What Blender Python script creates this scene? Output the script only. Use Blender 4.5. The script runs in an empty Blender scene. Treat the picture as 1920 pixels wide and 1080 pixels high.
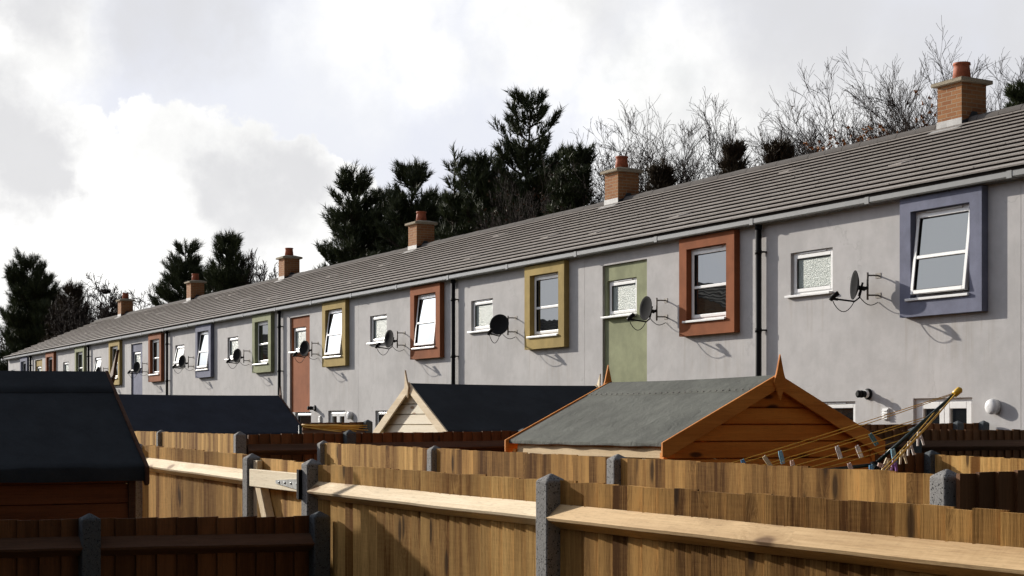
import bpy, math, random
import numpy as np
from mathutils import Vector, Matrix, Quaternion
R = math.radians
S = bpy.context.scene
COL = S.collection
random.seed(7)
rng = np.random.default_rng(11)

# ------------------------------------------------------------------ camera
CAMZ = 2.05
FPX = 2956.0
FW = Vector((-0.8762, 0.4819, 0)); RT = Vector((0.4819, 0.8762, 0))
cd = bpy.data.cameras.new('camera'); cam = bpy.data.objects.new('camera', cd); COL.objects.link(cam)
cam.location = (0, 0, CAMZ)
cam.rotation_euler = (R(90), 0, math.atan2(0.8762, 0.4819))
cd.sensor_width = 36; cd.lens = 36 * FPX / 1920; cd.shift_y = 257 / 1920
cd.clip_start = 0.1; cd.clip_end = 3000
S.camera = cam

# ------------------------------------------------------------------ sun, sky, exposure
LDIR = Vector((0.31, 0.105, -0.107)).normalized()
TOSUN = -LDIR
sd = bpy.data.lights.new('sun', 'SUN'); sun = bpy.data.objects.new('sun', sd); COL.objects.link(sun)
sd.energy = 3.6; sd.angle = R(0.5); sd.color = (1.0, 0.93, 0.82)
sun.rotation_euler = LDIR.to_track_quat('-Z', 'Y').to_euler(); sun.location = (-60, -20, 30)
S.view_settings.view_transform = 'Standard'; S.view_settings.look = 'None'
S.view_settings.exposure = 0.78; S.view_settings.gamma = 1

def pxdir(px, py):
    return (FW + RT * ((px - 960) / FPX) + Vector((0, 0, (797 - py) / FPX)))

W = bpy.data.worlds.new('World'); S.world = W; W.use_nodes = True
nt = W.node_tree; nt.nodes.clear()
class NG:
    """small node helper"""
    def __init__(s, tree): s.t = tree
    def n(s, typ, ins=None, **kw):
        nd = s.t.nodes.new(typ)
        for k, v in kw.items(): setattr(nd, k, v)
        for k, v in (ins or {}).items():
            sock = nd.inputs[k]
            if hasattr(v, 'is_linked') or isinstance(v, bpy.types.NodeSocket): s.t.links.new(v, sock)
            else: sock.default_value = v
        return nd
    def m(s, op, a, b=0.0, c=0.0, clamp=False):
        nd = s.t.nodes.new('ShaderNodeMath'); nd.operation = op; nd.use_clamp = clamp
        for i, v in enumerate((a, b, c)):
            if isinstance(v, bpy.types.NodeSocket): s.t.links.new(v, nd.inputs[i])
            else: nd.inputs[i].default_value = v
        return nd.outputs[0]
    def vm(s, op, a, b=(0, 0, 0)):
        nd = s.t.nodes.new('ShaderNodeVectorMath'); nd.operation = op
        for i, v in enumerate((a, b)):
            if isinstance(v, bpy.types.NodeSocket): s.t.links.new(v, nd.inputs[i])
            else: nd.inputs[i].default_value = v
        return nd.outputs['Value'] if op in ('DOT_PRODUCT', 'LENGTH', 'DISTANCE') else nd.outputs[0]
    def ss(s, x, lo, hi, a=0.0, b=1.0):
        nd = s.n('ShaderNodeMapRange', {'Value': x, 'From Min': lo, 'From Max': hi, 'To Min': a, 'To Max': b}, interpolation_type='SMOOTHSTEP')
        return nd.outputs[0]
    def mix(s, f, a, b, blend='MIX'):
        nd = s.t.nodes.new('ShaderNodeMix'); nd.data_type = 'RGBA'; nd.blend_type = blend
        for i, v in ((0, f), (6, a), (7, b)):
            if isinstance(v, bpy.types.NodeSocket): s.t.links.new(v, nd.inputs[i])
            else: nd.inputs[i].default_value = v if i == 0 else (tuple(v) + (1,) if len(v) == 3 else v)
        return nd.outputs[2]
    def noise(s, vec, scale, detail=4, rough=0.55, dist=0.0):
        nd = s.n('ShaderNodeTexNoise', {'Vector': vec, 'Scale': scale, 'Detail': detail, 'Roughness': rough, 'Distortion': dist})
        return nd.outputs[0]

g = NG(nt)
tc = g.n('ShaderNodeTexCoord').outputs['Generated']
d = g.vm('NORMALIZE', tc)
sky = g.n('ShaderNodeTexSky', sky_type='NISHITA', sun_disc=False, sun_elevation=math.asin(TOSUN.z),
          sun_rotation=math.atan2(TOSUN.x, TOSUN.y), air_density=1.0, dust_density=1.5, ozone_density=1.0).outputs[0]
skyc = g.vm('SCALE', sky); skyc.node.inputs['Scale'].default_value = 0.045
# domain-warped direction for the cloud outlines
n1 = g.n('ShaderNodeTexNoise', {'Vector': d, 'Scale': 9.0, 'Detail': 7.0, 'Roughness': 0.62}).outputs['Color']
wv = g.vm('SUBTRACT', n1, (0.5, 0.5, 0.5)); ws = g.vm('SCALE', wv); ws.node.inputs['Scale'].default_value = 0.085
n2 = g.n('ShaderNodeTexNoise', {'Vector': d, 'Scale': 34.0, 'Detail': 6.0, 'Roughness': 0.6}).outputs['Color']
ws2 = g.vm('SCALE', g.vm('SUBTRACT', n2, (0.5, 0.5, 0.5))); ws2.node.inputs['Scale'].default_value = 0.045
dw = g.vm('NORMALIZE', g.vm('ADD', g.vm('ADD', d, ws), ws2))
def blob(px, py, rpx, soft=0.5, src=None):
    c = pxdir(px, py).normalized()
    dist = g.vm('DISTANCE', src or dw, tuple(c))
    r = rpx / FPX
    return g.ss(dist, r * (1 + soft), r * (1 - soft))
def union(bl):
    a = bl[0]
    for b in bl[1:]: a = g.m('MAXIMUM', a, b)
    return a
fine = g.noise(d, 14.0, 8, 0.6)
mid = g.noise(d, 5.0, 6, 0.55)
# bright cumulus bank (lower left to centre) and high white sheets
cum = union([blob(60, 530, 325, .03), blob(350, 520, 305, .03), blob(520, 560, 290, .03), blob(-120, 330, 200, .1),
             blob(30, 90, 140, .5), blob(690, 40, 120, .9), blob(800, 110, 60, 1.0), blob(1020, 20, 150, .7),
             blob(1330, 330, 230, .5), blob(1600, 260, 150, .6), blob(1250, 150, 150, .6)])
grey = union([g.m('MULTIPLY', cum, union([blob(60, 330, 95, .5), blob(-40, 260, 130, .5), blob(130, 350, 50, .6), blob(440, 345, 75, .7), blob(540, 345, 75, .7), blob(500, 400, 90, .8)])), blob(320, -10, 130, .7), blob(60, 0, 70, .8),
              blob(1500, 70, 210, .8), blob(1800, 120, 230, .8), blob(1150, 40, 80, .9), blob(2100, 150, 300, .7)])
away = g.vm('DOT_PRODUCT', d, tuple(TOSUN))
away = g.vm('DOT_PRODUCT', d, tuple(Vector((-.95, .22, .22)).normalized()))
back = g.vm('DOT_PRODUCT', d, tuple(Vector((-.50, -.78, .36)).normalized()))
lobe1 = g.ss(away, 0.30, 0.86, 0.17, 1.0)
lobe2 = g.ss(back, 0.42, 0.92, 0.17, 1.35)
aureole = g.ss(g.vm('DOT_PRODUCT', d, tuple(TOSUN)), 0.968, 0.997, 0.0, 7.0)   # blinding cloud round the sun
glow = g.m('ADD', g.m('MAXIMUM', lobe1, lobe2), aureole)          # lobes placed to whiten the visible sky and fill the wall, plus sun glare
elev = g.n('ShaderNodeSeparateXYZ', {'Vector': d}).outputs[2]
thin = g.mix(g.ss(mid, .38, .62), (0.475, 0.49, 0.55), (0.515, 0.525, 0.56))
white = g.mix(g.ss(fine, .3, .7), (0.56, 0.56, 0.555), (0.74, 0.735, 0.72))
c1 = g.mix(cum, thin, white)
gm = g.m('MULTIPLY', grey, g.ss(mid, .30, .56, .35, 1.0))
c2 = g.mix(g.m('MULTIPLY', gm, 0.88), c1, (0.43, 0.43, 0.442))
# elsewhere overhead: broken grey cloud
c3 = g.mix(g.ss(elev, 0.30, 0.75), c2, g.mix(g.ss(mid, .35, .65), (0.18, 0.22, 0.30), (0.34, 0.35, 0.38)))
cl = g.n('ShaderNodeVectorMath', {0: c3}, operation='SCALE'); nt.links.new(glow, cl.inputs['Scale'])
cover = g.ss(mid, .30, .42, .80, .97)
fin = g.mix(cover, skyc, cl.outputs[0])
bg = g.n('ShaderNodeBackground', {'Color': fin, 'Strength': 1.0})
out = g.n('ShaderNodeOutputWorld', {'Surface': bg.outputs[0]})

# ------------------------------------------------------------------ placing helpers
def onX(px, X):          # point of the sight line through column px on the plane x = X  -> (X, Y, depth)
    k = (px - 960) / FPX
    z = X / (0.4819 * k - 0.8762); return X, z * (0.8762 * k + 0.4819), z
def onY(px, Y):
    k = (px - 960) / FPX
    z = Y / (0.8762 * k + 0.4819); return z * (0.4819 * k - 0.8762), Y, z
def zat(py, depth): return CAMZ + (797 - py) * depth / FPX
def at(px, py, depth):
    p = pxdir(px, py) * depth; return Vector((p.x, p.y, p.z + CAMZ))

# ------------------------------------------------------------------ materials
def newmat(name):
    m = bpy.data.materials.new(name); m.use_nodes = True
    m.node_tree.nodes.clear(); gg = NG(m.node_tree)
    p = gg.n('ShaderNodeBsdfPrincipled'); o = gg.n('ShaderNodeOutputMaterial', {'Surface': p.outputs[0]})
    return m, gg, p
def setp(gg, p, **kw):
    for k, v in kw.items():
        k = {'col': 'Base Color', 'rough': 'Roughness', 'spec': 'Specular IOR Level', 'metal': 'Metallic', 'nor': 'Normal'}[k]
        if isinstance(v, bpy.types.NodeSocket): gg.t.links.new(v, p.inputs[k])
        else: p.inputs[k].default_value = tuple(v) + (1,) if k == 'Base Color' else v
def bump(gg, h, strength, dist=0.01):
    return gg.n('ShaderNodeBump', {'Height': h, 'Strength': strength, 'Distance': dist}).outputs[0]
def objco(gg, scale=(1, 1, 1), off=None):
    c = gg.n('ShaderNodeTexCoord').outputs['Object']
    if off is not None: c = gg.vm('ADD', c, off)
    return gg.vm('MULTIPLY', c, scale)
def geoco(gg, scale=(1, 1, 1)):
    return gg.vm('MULTIPLY', gg.n('ShaderNodeNewGeometry').outputs['Position'], scale)

def mat_plain(name, col, rough=0.6, spec=0.4, metal=0.0, var=0.12, nscale=8):
    m, gg, p = newmat(name)
    n = gg.noise(geoco(gg), nscale, 4)
    c = gg.mix(gg.ss(n, .3, .7), tuple(x * (1 - var) for x in col), tuple(min(1, x * (1 + var)) for x in col))
    setp(gg, p, col=c, rough=rough, spec=spec, metal=metal); return m

def mat_render(name, col, var=0.05, stain=False):
    m, gg, p = newmat(name)
    co = geoco(gg)
    big = gg.noise(co, .7, 5, .6); med = gg.noise(co, 3.2, 5, .65)
    streak = gg.noise(geoco(gg, (5, 5, .45)), 1.0, 5, .6)
    grit = gg.noise(co, 90, 3, .6)
    f = gg.m('ADD', gg.m('MULTIPLY', big, .42), gg.m('ADD', gg.m('MULTIPLY', med, .44), gg.m('MULTIPLY', streak, .14)))
    f = gg.ss(f, .36, .64)
    c = gg.mix(f, tuple(x * (1 - var * 1.8) for x in col), tuple(x * (1 + var) for x in col))
    sp = gg.ss(gg.noise(co, 26, 4, .7), .60, .72)
    c = gg.mix(gg.m('MULTIPLY', sp, .10), c, tuple(x * .62 for x in col))
    c = gg.mix(gg.m('MULTIPLY', gg.ss(gg.noise(geoco(gg, (9, 9, .35)), 1, 4, .6), .60, .76), .07), c, (col[0] * .72, col[1] * .66, col[2] * .58))
    if stain:
        oc = gg.n('ShaderNodeSeparateXYZ', {0: gg.n('ShaderNodeTexCoord').outputs['Object']}).outputs
        run = gg.ss(gg.noise(gg.n('ShaderNodeCombineXYZ', {0: gg.m('MULTIPLY', oc[0], 13.0), 1: gg.m('MULTIPLY', oc[2], .8), 2: gg.n('ShaderNodeObjectInfo').outputs['Random']}).outputs[0], 1, 5, .65), .47, .68)
        def under(xa, xb, zt, ln):
            mx = gg.m('MULTIPLY', gg.ss(oc[0], xa - .12, xa + .06), gg.ss(oc[0], xb + .12, xb - .06))
            return gg.m('MULTIPLY', mx, gg.m('MULTIPLY', gg.m('LESS_THAN', oc[2], zt), gg.ss(oc[2], zt - ln, zt)))
        um = gg.m('ADD', under(.62, 1.6, 3.86, 1.1), gg.m('ADD', under(2.95, 4.45, 3.43, 1.3), under(2.2, 2.75, 2.4, .9)), clamp=True)
        c = gg.mix(gg.m('MULTIPLY', gg.m('MULTIPLY', run, um), .26), c, (col[0] * .62, col[1] * .53, col[2] * .42))
        crk = gg.n('ShaderNodeTexVoronoi', {'Vector': gg.vm('ADD', co, gg.n('ShaderNodeCombineXYZ', {0: gg.m('MULTIPLY', med, 1.2), 2: gg.m('MULTIPLY', big, 1.5)}).outputs[0]), 'Scale': .55}, feature='DISTANCE_TO_EDGE').outputs['Distance']
        c = gg.mix(gg.m('MULTIPLY', gg.ss(crk, .010, .002), gg.m('MULTIPLY', gg.ss(big, .5, .6), .22)), c, tuple(x * .4 for x in col))
    setp(gg, p, col=c, rough=.92, spec=.15, nor=bump(gg, gg.m('ADD', grit, gg.m('MULTIPLY', med, 1.5)), .35, .006)); return m

def mat_wood(name, dark, light, grain='z', knots=.5, rough=.75, tint=.30, kcol=(.06, .03, .012), spec=.2):
    m, gg, p = newmat(name)
    isl = gg.n('ShaderNodeNewGeometry').outputs['Random Per Island']
    off = gg.n('ShaderNodeCombineXYZ', {0: gg.m('MULTIPLY', isl, 37.0), 1: gg.m('MULTIPLY', isl, 17.0), 2: gg.m('MULTIPLY', isl, 23.0)}).outputs[0]
    sc = {'z': (26, 26, .8), 'x': (.8, 26, 26), 'y': (26, .8, 26)}[grain]
    co = objco(gg, sc, off)
    ks = {'z': (8, 0, 1.9), 'x': (2.3, 0, 6.5), 'y': (0, 2.3, 6.5)}[grain]
    kco = objco(gg, ks, off)
    ksp = gg.n('ShaderNodeSeparateXYZ', {0: kco}).outputs
    kco = gg.n('ShaderNodeCombineXYZ', {0: ksp[1] if grain == 'y' else ksp[0], 1: ksp[2], 2: 0.0}).outputs[0]
    kco = gg.vm('ADD', kco, gg.n('ShaderNodeCombineXYZ', {0: gg.m('MULTIPLY', gg.noise(co, .35, 3), .25), 1: 0.0, 2: 0.0}).outputs[0])
    vo = gg.n('ShaderNodeTexVoronoi', {'Vector': kco, 'Scale': 1.0, 'Randomness': 1.0}, voronoi_dimensions='2D')
    kd = vo.outputs['Distance']
    pick = gg.n('ShaderNodeSeparateColor', {0: vo.outputs['Color']}).outputs[0]
    kon = gg.m('GREATER_THAN', pick, 1 - knots)
    kn = gg.m('MULTIPLY', gg.ss(kd, .17, .07), kon)
    ring = gg.m('MULTIPLY', gg.ss(kd, .46, .12), kon)
    warp = gg.m('MULTIPLY', ring, .7)
    co2 = gg.vm('ADD', co, gg.n('ShaderNodeCombineXYZ', {0: warp, 1: warp, 2: warp}).outputs[0])
    g1 = gg.noise(co2, .8, 5, .55, .5); g2 = gg.noise(co2, 5.0, 4, .7); g0 = gg.noise(objco(gg, {'z': (7, 7, .55), 'x': (.55, 7, 7), 'y': (7, .55, 7)}[grain], off), 1, 3); saw = gg.noise(objco(gg, {'z': (9, 9, 90), 'x': (90, 9, 9), 'y': (9, 90, 9)}[grain], off), 1, 2)
    f = gg.m('ADD', gg.m('ADD', gg.m('MULTIPLY', g1, .26), gg.m('MULTIPLY', g0, .40)), gg.m('ADD', gg.m('MULTIPLY', g2, .28), gg.m('MULTIPLY', saw, .06)))
    f = gg.m('ADD', gg.ss(f, .32, .68), gg.m('MULTIPLY', gg.m('SUBTRACT', isl, .5), tint * 2), clamp=True)
    c = gg.mix(f, dark, light)
    hue = gg.m('FRACT', gg.m('MULTIPLY', isl, 7.31))
    c = gg.mix(gg.m('MULTIPLY', gg.ss(hue, .6, 1.0), .35), c, (dark[0] * .85, dark[1] * .95, dark[2] * 1.0))
    c = gg.mix(gg.m('MULTIPLY', ring, .35), c, tuple(x * .8 for x in dark))
    rough_ = gg.noise(objco(gg, {'z': (120, 120, 14), 'x': (14, 120, 120), 'y': (120, 14, 120)}[grain], off), 1, 3, .7)
    c = gg.mix(gg.m('MULTIPLY', gg.ss(rough_, .52, .70), .30), c, tuple(x * .55 for x in dark))
    stn = gg.noise(objco(gg, {'z': (5, 5, 1.6), 'x': (1.6, 5, 5), 'y': (5, 1.6, 5)}[grain], off), 1, 4, .6)
    c = gg.mix(gg.m('MULTIPLY', gg.ss(stn, .52, .72), .24), c, dark)
    c = gg.mix(gg.m('MULTIPLY', kn, .85), c, kcol)
    setp(gg, p, col=c, rough=rough, spec=spec, nor=bump(gg, f, .35, .004)); return m

def mat_concrete(name, col):
    m, gg, p = newmat(name); co = geoco(gg)
    v = gg.n('ShaderNodeTexVoronoi', {'Vector': co, 'Scale': 105.0}).outputs['Distance']
    big = gg.noise(co, 55, 3, .6)
    pit = gg.m('MULTIPLY', gg.ss(v, .42, .22), gg.ss(big, .46, .56))
    n = gg.noise(co, 160, 4, .7)
    c = gg.mix(gg.ss(n, .3, .7), tuple(x * .75 for x in col), tuple(x * 1.2 for x in col))
    c = gg.mix(pit, c, (.025, .024, .024))
    setp(gg, p, col=c, rough=.95, spec=.1, nor=bump(gg, gg.m('SUBTRACT', n, gg.m('MULTIPLY', pit, 2)), .5, .004)); return m

def mat_felt(name, col, wr=.5):
    m, gg, p = newmat(name); co = geoco(gg)
    g1 = gg.noise(co, 260, 2, .7); g2 = gg.noise(co, 2.5, 5, .65); g3 = gg.noise(geoco(gg, (1, 1, 1)), 9, 4, .6, 1.2)
    c = gg.mix(gg.ss(g2, .35, .68), tuple(x * .74 for x in col), tuple(x * 1.2 for x in col))
    c = gg.mix(gg.m('MULTIPLY', gg.ss(g1, .45, .7), .5), c, tuple(x * 1.7 for x in col))
    setp(gg, p, col=c, rough=.9, spec=.25, nor=bump(gg, gg.m('ADD', gg.m('MULTIPLY', g3, wr), gg.m('MULTIPLY', g1, .25)), .45, .012)); return m

def mat_tile(name, col, rough=.62, spec=.45):
    m, gg, p = newmat(name); co = geoco(gg)
    isl = gg.n('ShaderNodeNewGeometry').outputs['Random Per Island']
    n = gg.noise(co, 30, 5, .7); b = gg.noise(co, 1.1, 4, .6)
    f = gg.m('ADD', gg.m('MULTIPLY', n, .5), gg.m('ADD', gg.m('MULTIPLY', b, .35), gg.m('MULTIPLY', isl, .08)))
    c = gg.mix(gg.ss(f, .32, .70), tuple(x * .88 for x in col), tuple(x * 1.1 for x in col))
    lich = gg.ss(gg.noise(co, 7, 6, .7), .64, .74)
    c = gg.mix(gg.m('MULTIPLY', lich, .10), c, (.38, .37, .31))
    setp(gg, p, col=c, rough=rough, spec=spec, nor=bump(gg, n, .4, .006)); return m

def mat_brick(name):
    m, gg, p = newmat(name)
    tco = gg.n('ShaderNodeTexCoord').outputs['Object']
    s = gg.n('ShaderNodeSeparateXYZ', {0: tco}).outputs
    uv = gg.n('ShaderNodeCombineXYZ', {0: gg.m('ADD', s[0], s[1]), 1: s[2], 2: 0.0}).outputs[0]
    b = gg.n('ShaderNodeTexBrick', {'Vector': uv, 'Scale': 1.0, 'Mortar Size': .006, 'Brick Width': .215, 'Row Height': .066, 'Mortar Smooth': .2, 'Bias': 0.0,
             'Color1': (.36, .175, .075, 1), 'Color2': (.27, .115, .05, 1), 'Mortar': (.36, .27, .18, 1)})
    n = gg.noise(tco, 40, 4, .7)
    c = gg.mix(.35, b.outputs[0], gg.mix(n, (.12, .05, .03), (.5, .32, .18)), 'MULTIPLY')
    c = gg.mix(.55, c, b.outputs[0])
    setp(gg, p, col=c, rough=.9, spec=.15, nor=bump(gg, gg.m('SUBTRACT', n, gg.m('MULTIPLY', b.outputs[1], 2)), .5, .006)); return m

def mat_glass(name, ior=2.2, base=(.012, .013, .013), wob=.02):
    m, gg, p = newmat(name); t = gg.t
    co = geoco(gg)
    nb = bump(gg, gg.noise(co, 2.2, 2), wob, .05)
    fr = gg.n('ShaderNodeFresnel', {'IOR': ior, 'Normal': nb}).outputs[0]
    gl = gg.n('ShaderNodeBsdfGlossy', {'Roughness': .015, 'Color': (.93, .96, .95, 1), 'Normal': nb})
    di = gg.n('ShaderNodeBsdfDiffuse', {'Color': base + (1,)})
    mx = gg.n('ShaderNodeMixShader', {0: fr, 1: di.outputs[0], 2: gl.outputs[0]})
    o = [n for n in t.nodes if n.type == 'OUTPUT_MATERIAL'][0]; t.links.new(mx.outputs[0], o.inputs[0]); t.nodes.remove(p); return m

def mat_obscured(name):
    m, gg, p = newmat(name); co = geoco(gg)
    v = gg.n('ShaderNodeTexVoronoi', {'Vector': co, 'Scale': 60.0}, feature='SMOOTH_F1').outputs[0]
    n = gg.noise(co, 70, 3, .6, 1.5)
    f = gg.ss(gg.m('ADD', gg.m('MULTIPLY', v, .6), gg.m('MULTIPLY', n, .7)), .35, .8)
    c = gg.mix(f, (.24, .285, .265), (.35, .395, .37))
    setp(gg, p, col=c, rough=.4, spec=.4, nor=bump(gg, f, .5, .01)); return m

M = {}
M['wall'] = mat_render('pale render', (.475, .463, .460), .07, True)
M['blue'] = mat_render('slate blue render', (.185, .195, .262), .12)
M['terracotta'] = mat_render('terracotta render', (.272, .096, .043), .12)
M['yellow'] = mat_render('ochre render', (.385, .285, .11), .12)
M['green'] = mat_render('sage render', (.285, .30, .185), .12)
M['upvc'] = mat_plain('white upvc', (.78, .78, .77), .3, .5, var=.03)
M['gutter'] = mat_plain('grey gutter', (.23, .23, .22), .22, .8, var=.06)
M['black'] = mat_plain('black plastic', (.008, .008, .009), .6, .15)
M['dishgrey'] = mat_plain('dish grey', (.020, .020, .021), .95, .06)
M['rod'] = mat_plain('weathered bracket steel', (.16, .145, .13), .6, .3, .3, var=.2, nscale=40)
M['galv'] = mat_plain('galvanised steel', (.46, .48, .48), .42, .5, .75, var=.2, nscale=40)
M['tile'] = mat_tile('concrete roof tile', (.345, .312, .285))
M['ridge'] = mat_tile('ridge tile', (.125, .115, .108), .95, .08)
M['under'] = mat_plain('roof underlay and gap shade', (.018, .015, .013), .95, .05)  # also colours the shade in the gaps between tile courses
M['brick'] = mat_brick('buff brick')
M['cap'] = mat_concrete('chimney cap', (.36, .31, .23))
M['pot'] = mat_plain('clay pot', (.34, .095, .045), .7, .3, var=.2, nscale=12)
M['lead'] = mat_plain('lead flashing', (.33, .325, .315), .6, .4, var=.2, nscale=10)
M['leaddark'] = mat_plain('dark lead flashing', (.03, .032, .035), .6, .4)
M['glass'] = mat_glass('window glass', 3.3)
M['obsc'] = mat_obscured('obscured glass')
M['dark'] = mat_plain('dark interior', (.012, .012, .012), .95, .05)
M['fence'] = mat_wood('golden fence boards', (.165, .070, .016), (.76, .465, .165), 'z', .28, tint=.38, kcol=(.05, .025, .01), spec=.04)
M['fencebrown'] = mat_wood('brown fence boards', (.095, .039, .009), (.62, .35, .115), 'z', .28, tint=.42, kcol=(.035, .017, .007), spec=.04)
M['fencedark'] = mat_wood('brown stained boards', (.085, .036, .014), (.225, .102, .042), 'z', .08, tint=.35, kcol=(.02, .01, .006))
M['rail'] = mat_wood('pale rail', (.52, .38, .21), (.88, .75, .54), 'x', .4, tint=.10, kcol=(.2, .1, .04))  # pale timber, lightened further to give the left bays their overexposed look
M['railtan'] = mat_wood('tan rail', (.34, .205, .09), (.70, .50, .275), 'x', .5, tint=.10, kcol=(.10, .045, .016))
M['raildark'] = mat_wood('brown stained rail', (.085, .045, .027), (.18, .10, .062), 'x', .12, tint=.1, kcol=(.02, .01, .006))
M['gatewood'] = mat_wood('new gate timber', (.58, .45, .27), (.82, .69, .48), 'z', .08, tint=.06, kcol=(.2, .1, .04))
M['gateledge'] = mat_wood('new gate ledge', (.70, .58, .40), (.88, .79, .60), 'x', .10, tint=.05, kcol=(.22, .11, .04))
M['conc'] = mat_concrete('concrete post', (.25, .245, .24))
M['concdark'] = mat_concrete('dark grey post', (.10, .112, .12))  # darker grey than the plain concrete posts
M['felt'] = mat_felt('black blue felt', (.026, .031, .037), .5)
M['feltnavy'] = mat_felt('navy felt', (.020, .024, .036), .5)
M['feltblack'] = mat_felt('charcoal felt', (.022, .026, .031), .4)
M['feltgrey'] = mat_felt('grey green felt', (.088, .092, .080), 2.0)
M['shedred'] = mat_wood('red brown shiplap', (.13, .040, .014), (.29, .098, .034), 'y', .10, tint=.15, kcol=(.02, .008, .004))
M['shedorange'] = mat_wood('orange brown shiplap', (.60, .17, .022), (.90, .36, .065), 'x', .36, tint=.12, kcol=(.04, .012, .004))
M['shedorangex'] = mat_wood('pale side shiplap', (.45, .32, .17), (.66, .50, .30), 'y', .1, tint=.1)
M['bargeorange'] = mat_wood('orange bargeboard', (.52, .165, .026), (.84, .34, .07), 'x', .36, tint=.08, kcol=(.05, .014, .004))
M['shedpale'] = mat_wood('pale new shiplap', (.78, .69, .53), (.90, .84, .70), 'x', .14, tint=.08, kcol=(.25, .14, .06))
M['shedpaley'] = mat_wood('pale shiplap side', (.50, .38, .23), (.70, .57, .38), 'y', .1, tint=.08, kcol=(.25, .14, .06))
M['bargepale'] = mat_wood('pale bargeboard', (.60, .47, .30), (.82, .70, .51), 'x', .15, tint=.08, kcol=(.25, .14, .06))
M['bargebrown'] = mat_wood('brown bargeboard', (.06, .026, .014), (.13, .06, .032), 'y', .08, tint=.1)
M['armgreen'] = mat_plain('dark green tube', (.006, .022, .018), .3, .5)
M['line'] = mat_plain('yellow line', (.66, .38, .05), .5, .4, var=.1)
M['tipyellow'] = mat_plain('yellow cap', (.78, .47, .03), .35, .5)
M['lamp'] = mat_plain('opal lamp cover', (.72, .72, .72), .25, .5, var=.02)
for k, c in {'pegwhite': (.72, .66, .62), 'pegpink': (.68, .50, .44), 'pegblue': (.10, .30, .52), 'pegteal': (.06, .17, .20), 'pegpurple': (.33, .15, .48),
             'peggrey': (.42, .48, .44), 'pegcream': (.72, .60, .40), 'pegsky': (.24, .47, .62)}.items(): M[k] = mat_plain(k, c, .4, .5, var=.05)

def mat_needles(name, a, b):
    m, gg, p = newmat(name); co = geoco(gg)
    isl = gg.n('ShaderNodeNewGeometry').outputs['Random Per Island']
    n = gg.noise(co, 1.3, 3)
    f = gg.m('ADD', gg.m('MULTIPLY', n, .7), gg.m('MULTIPLY', isl, .35))
    setp(gg, p, col=gg.mix(gg.ss(f, .3, .75), a, b), rough=.6, spec=.25); return m
M['needle'] = mat_needles('pine needles', (.030, .040, .020), (.095, .112, .048))
M['needlebrown'] = mat_needles('brownish needles', (.040, .030, .020), (.10, .075, .045))
M['bark'] = mat_plain('bark', (.055, .042, .034), .9, .1, var=.4)
M['twig'] = mat_plain('bare twigs', (.055, .040, .032), .85, .1, var=.3)
M['twigdark'] = mat_plain('dark bare twigs', (.030, .022, .019), .85, .1, var=.3)
M['leaf'] = mat_needles('autumn leaves', (.20, .07, .016), (.42, .17, .04))
M['leafbrown'] = mat_needles('russet leaves', (.06, .028, .016), (.15, .07, .03))

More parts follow.
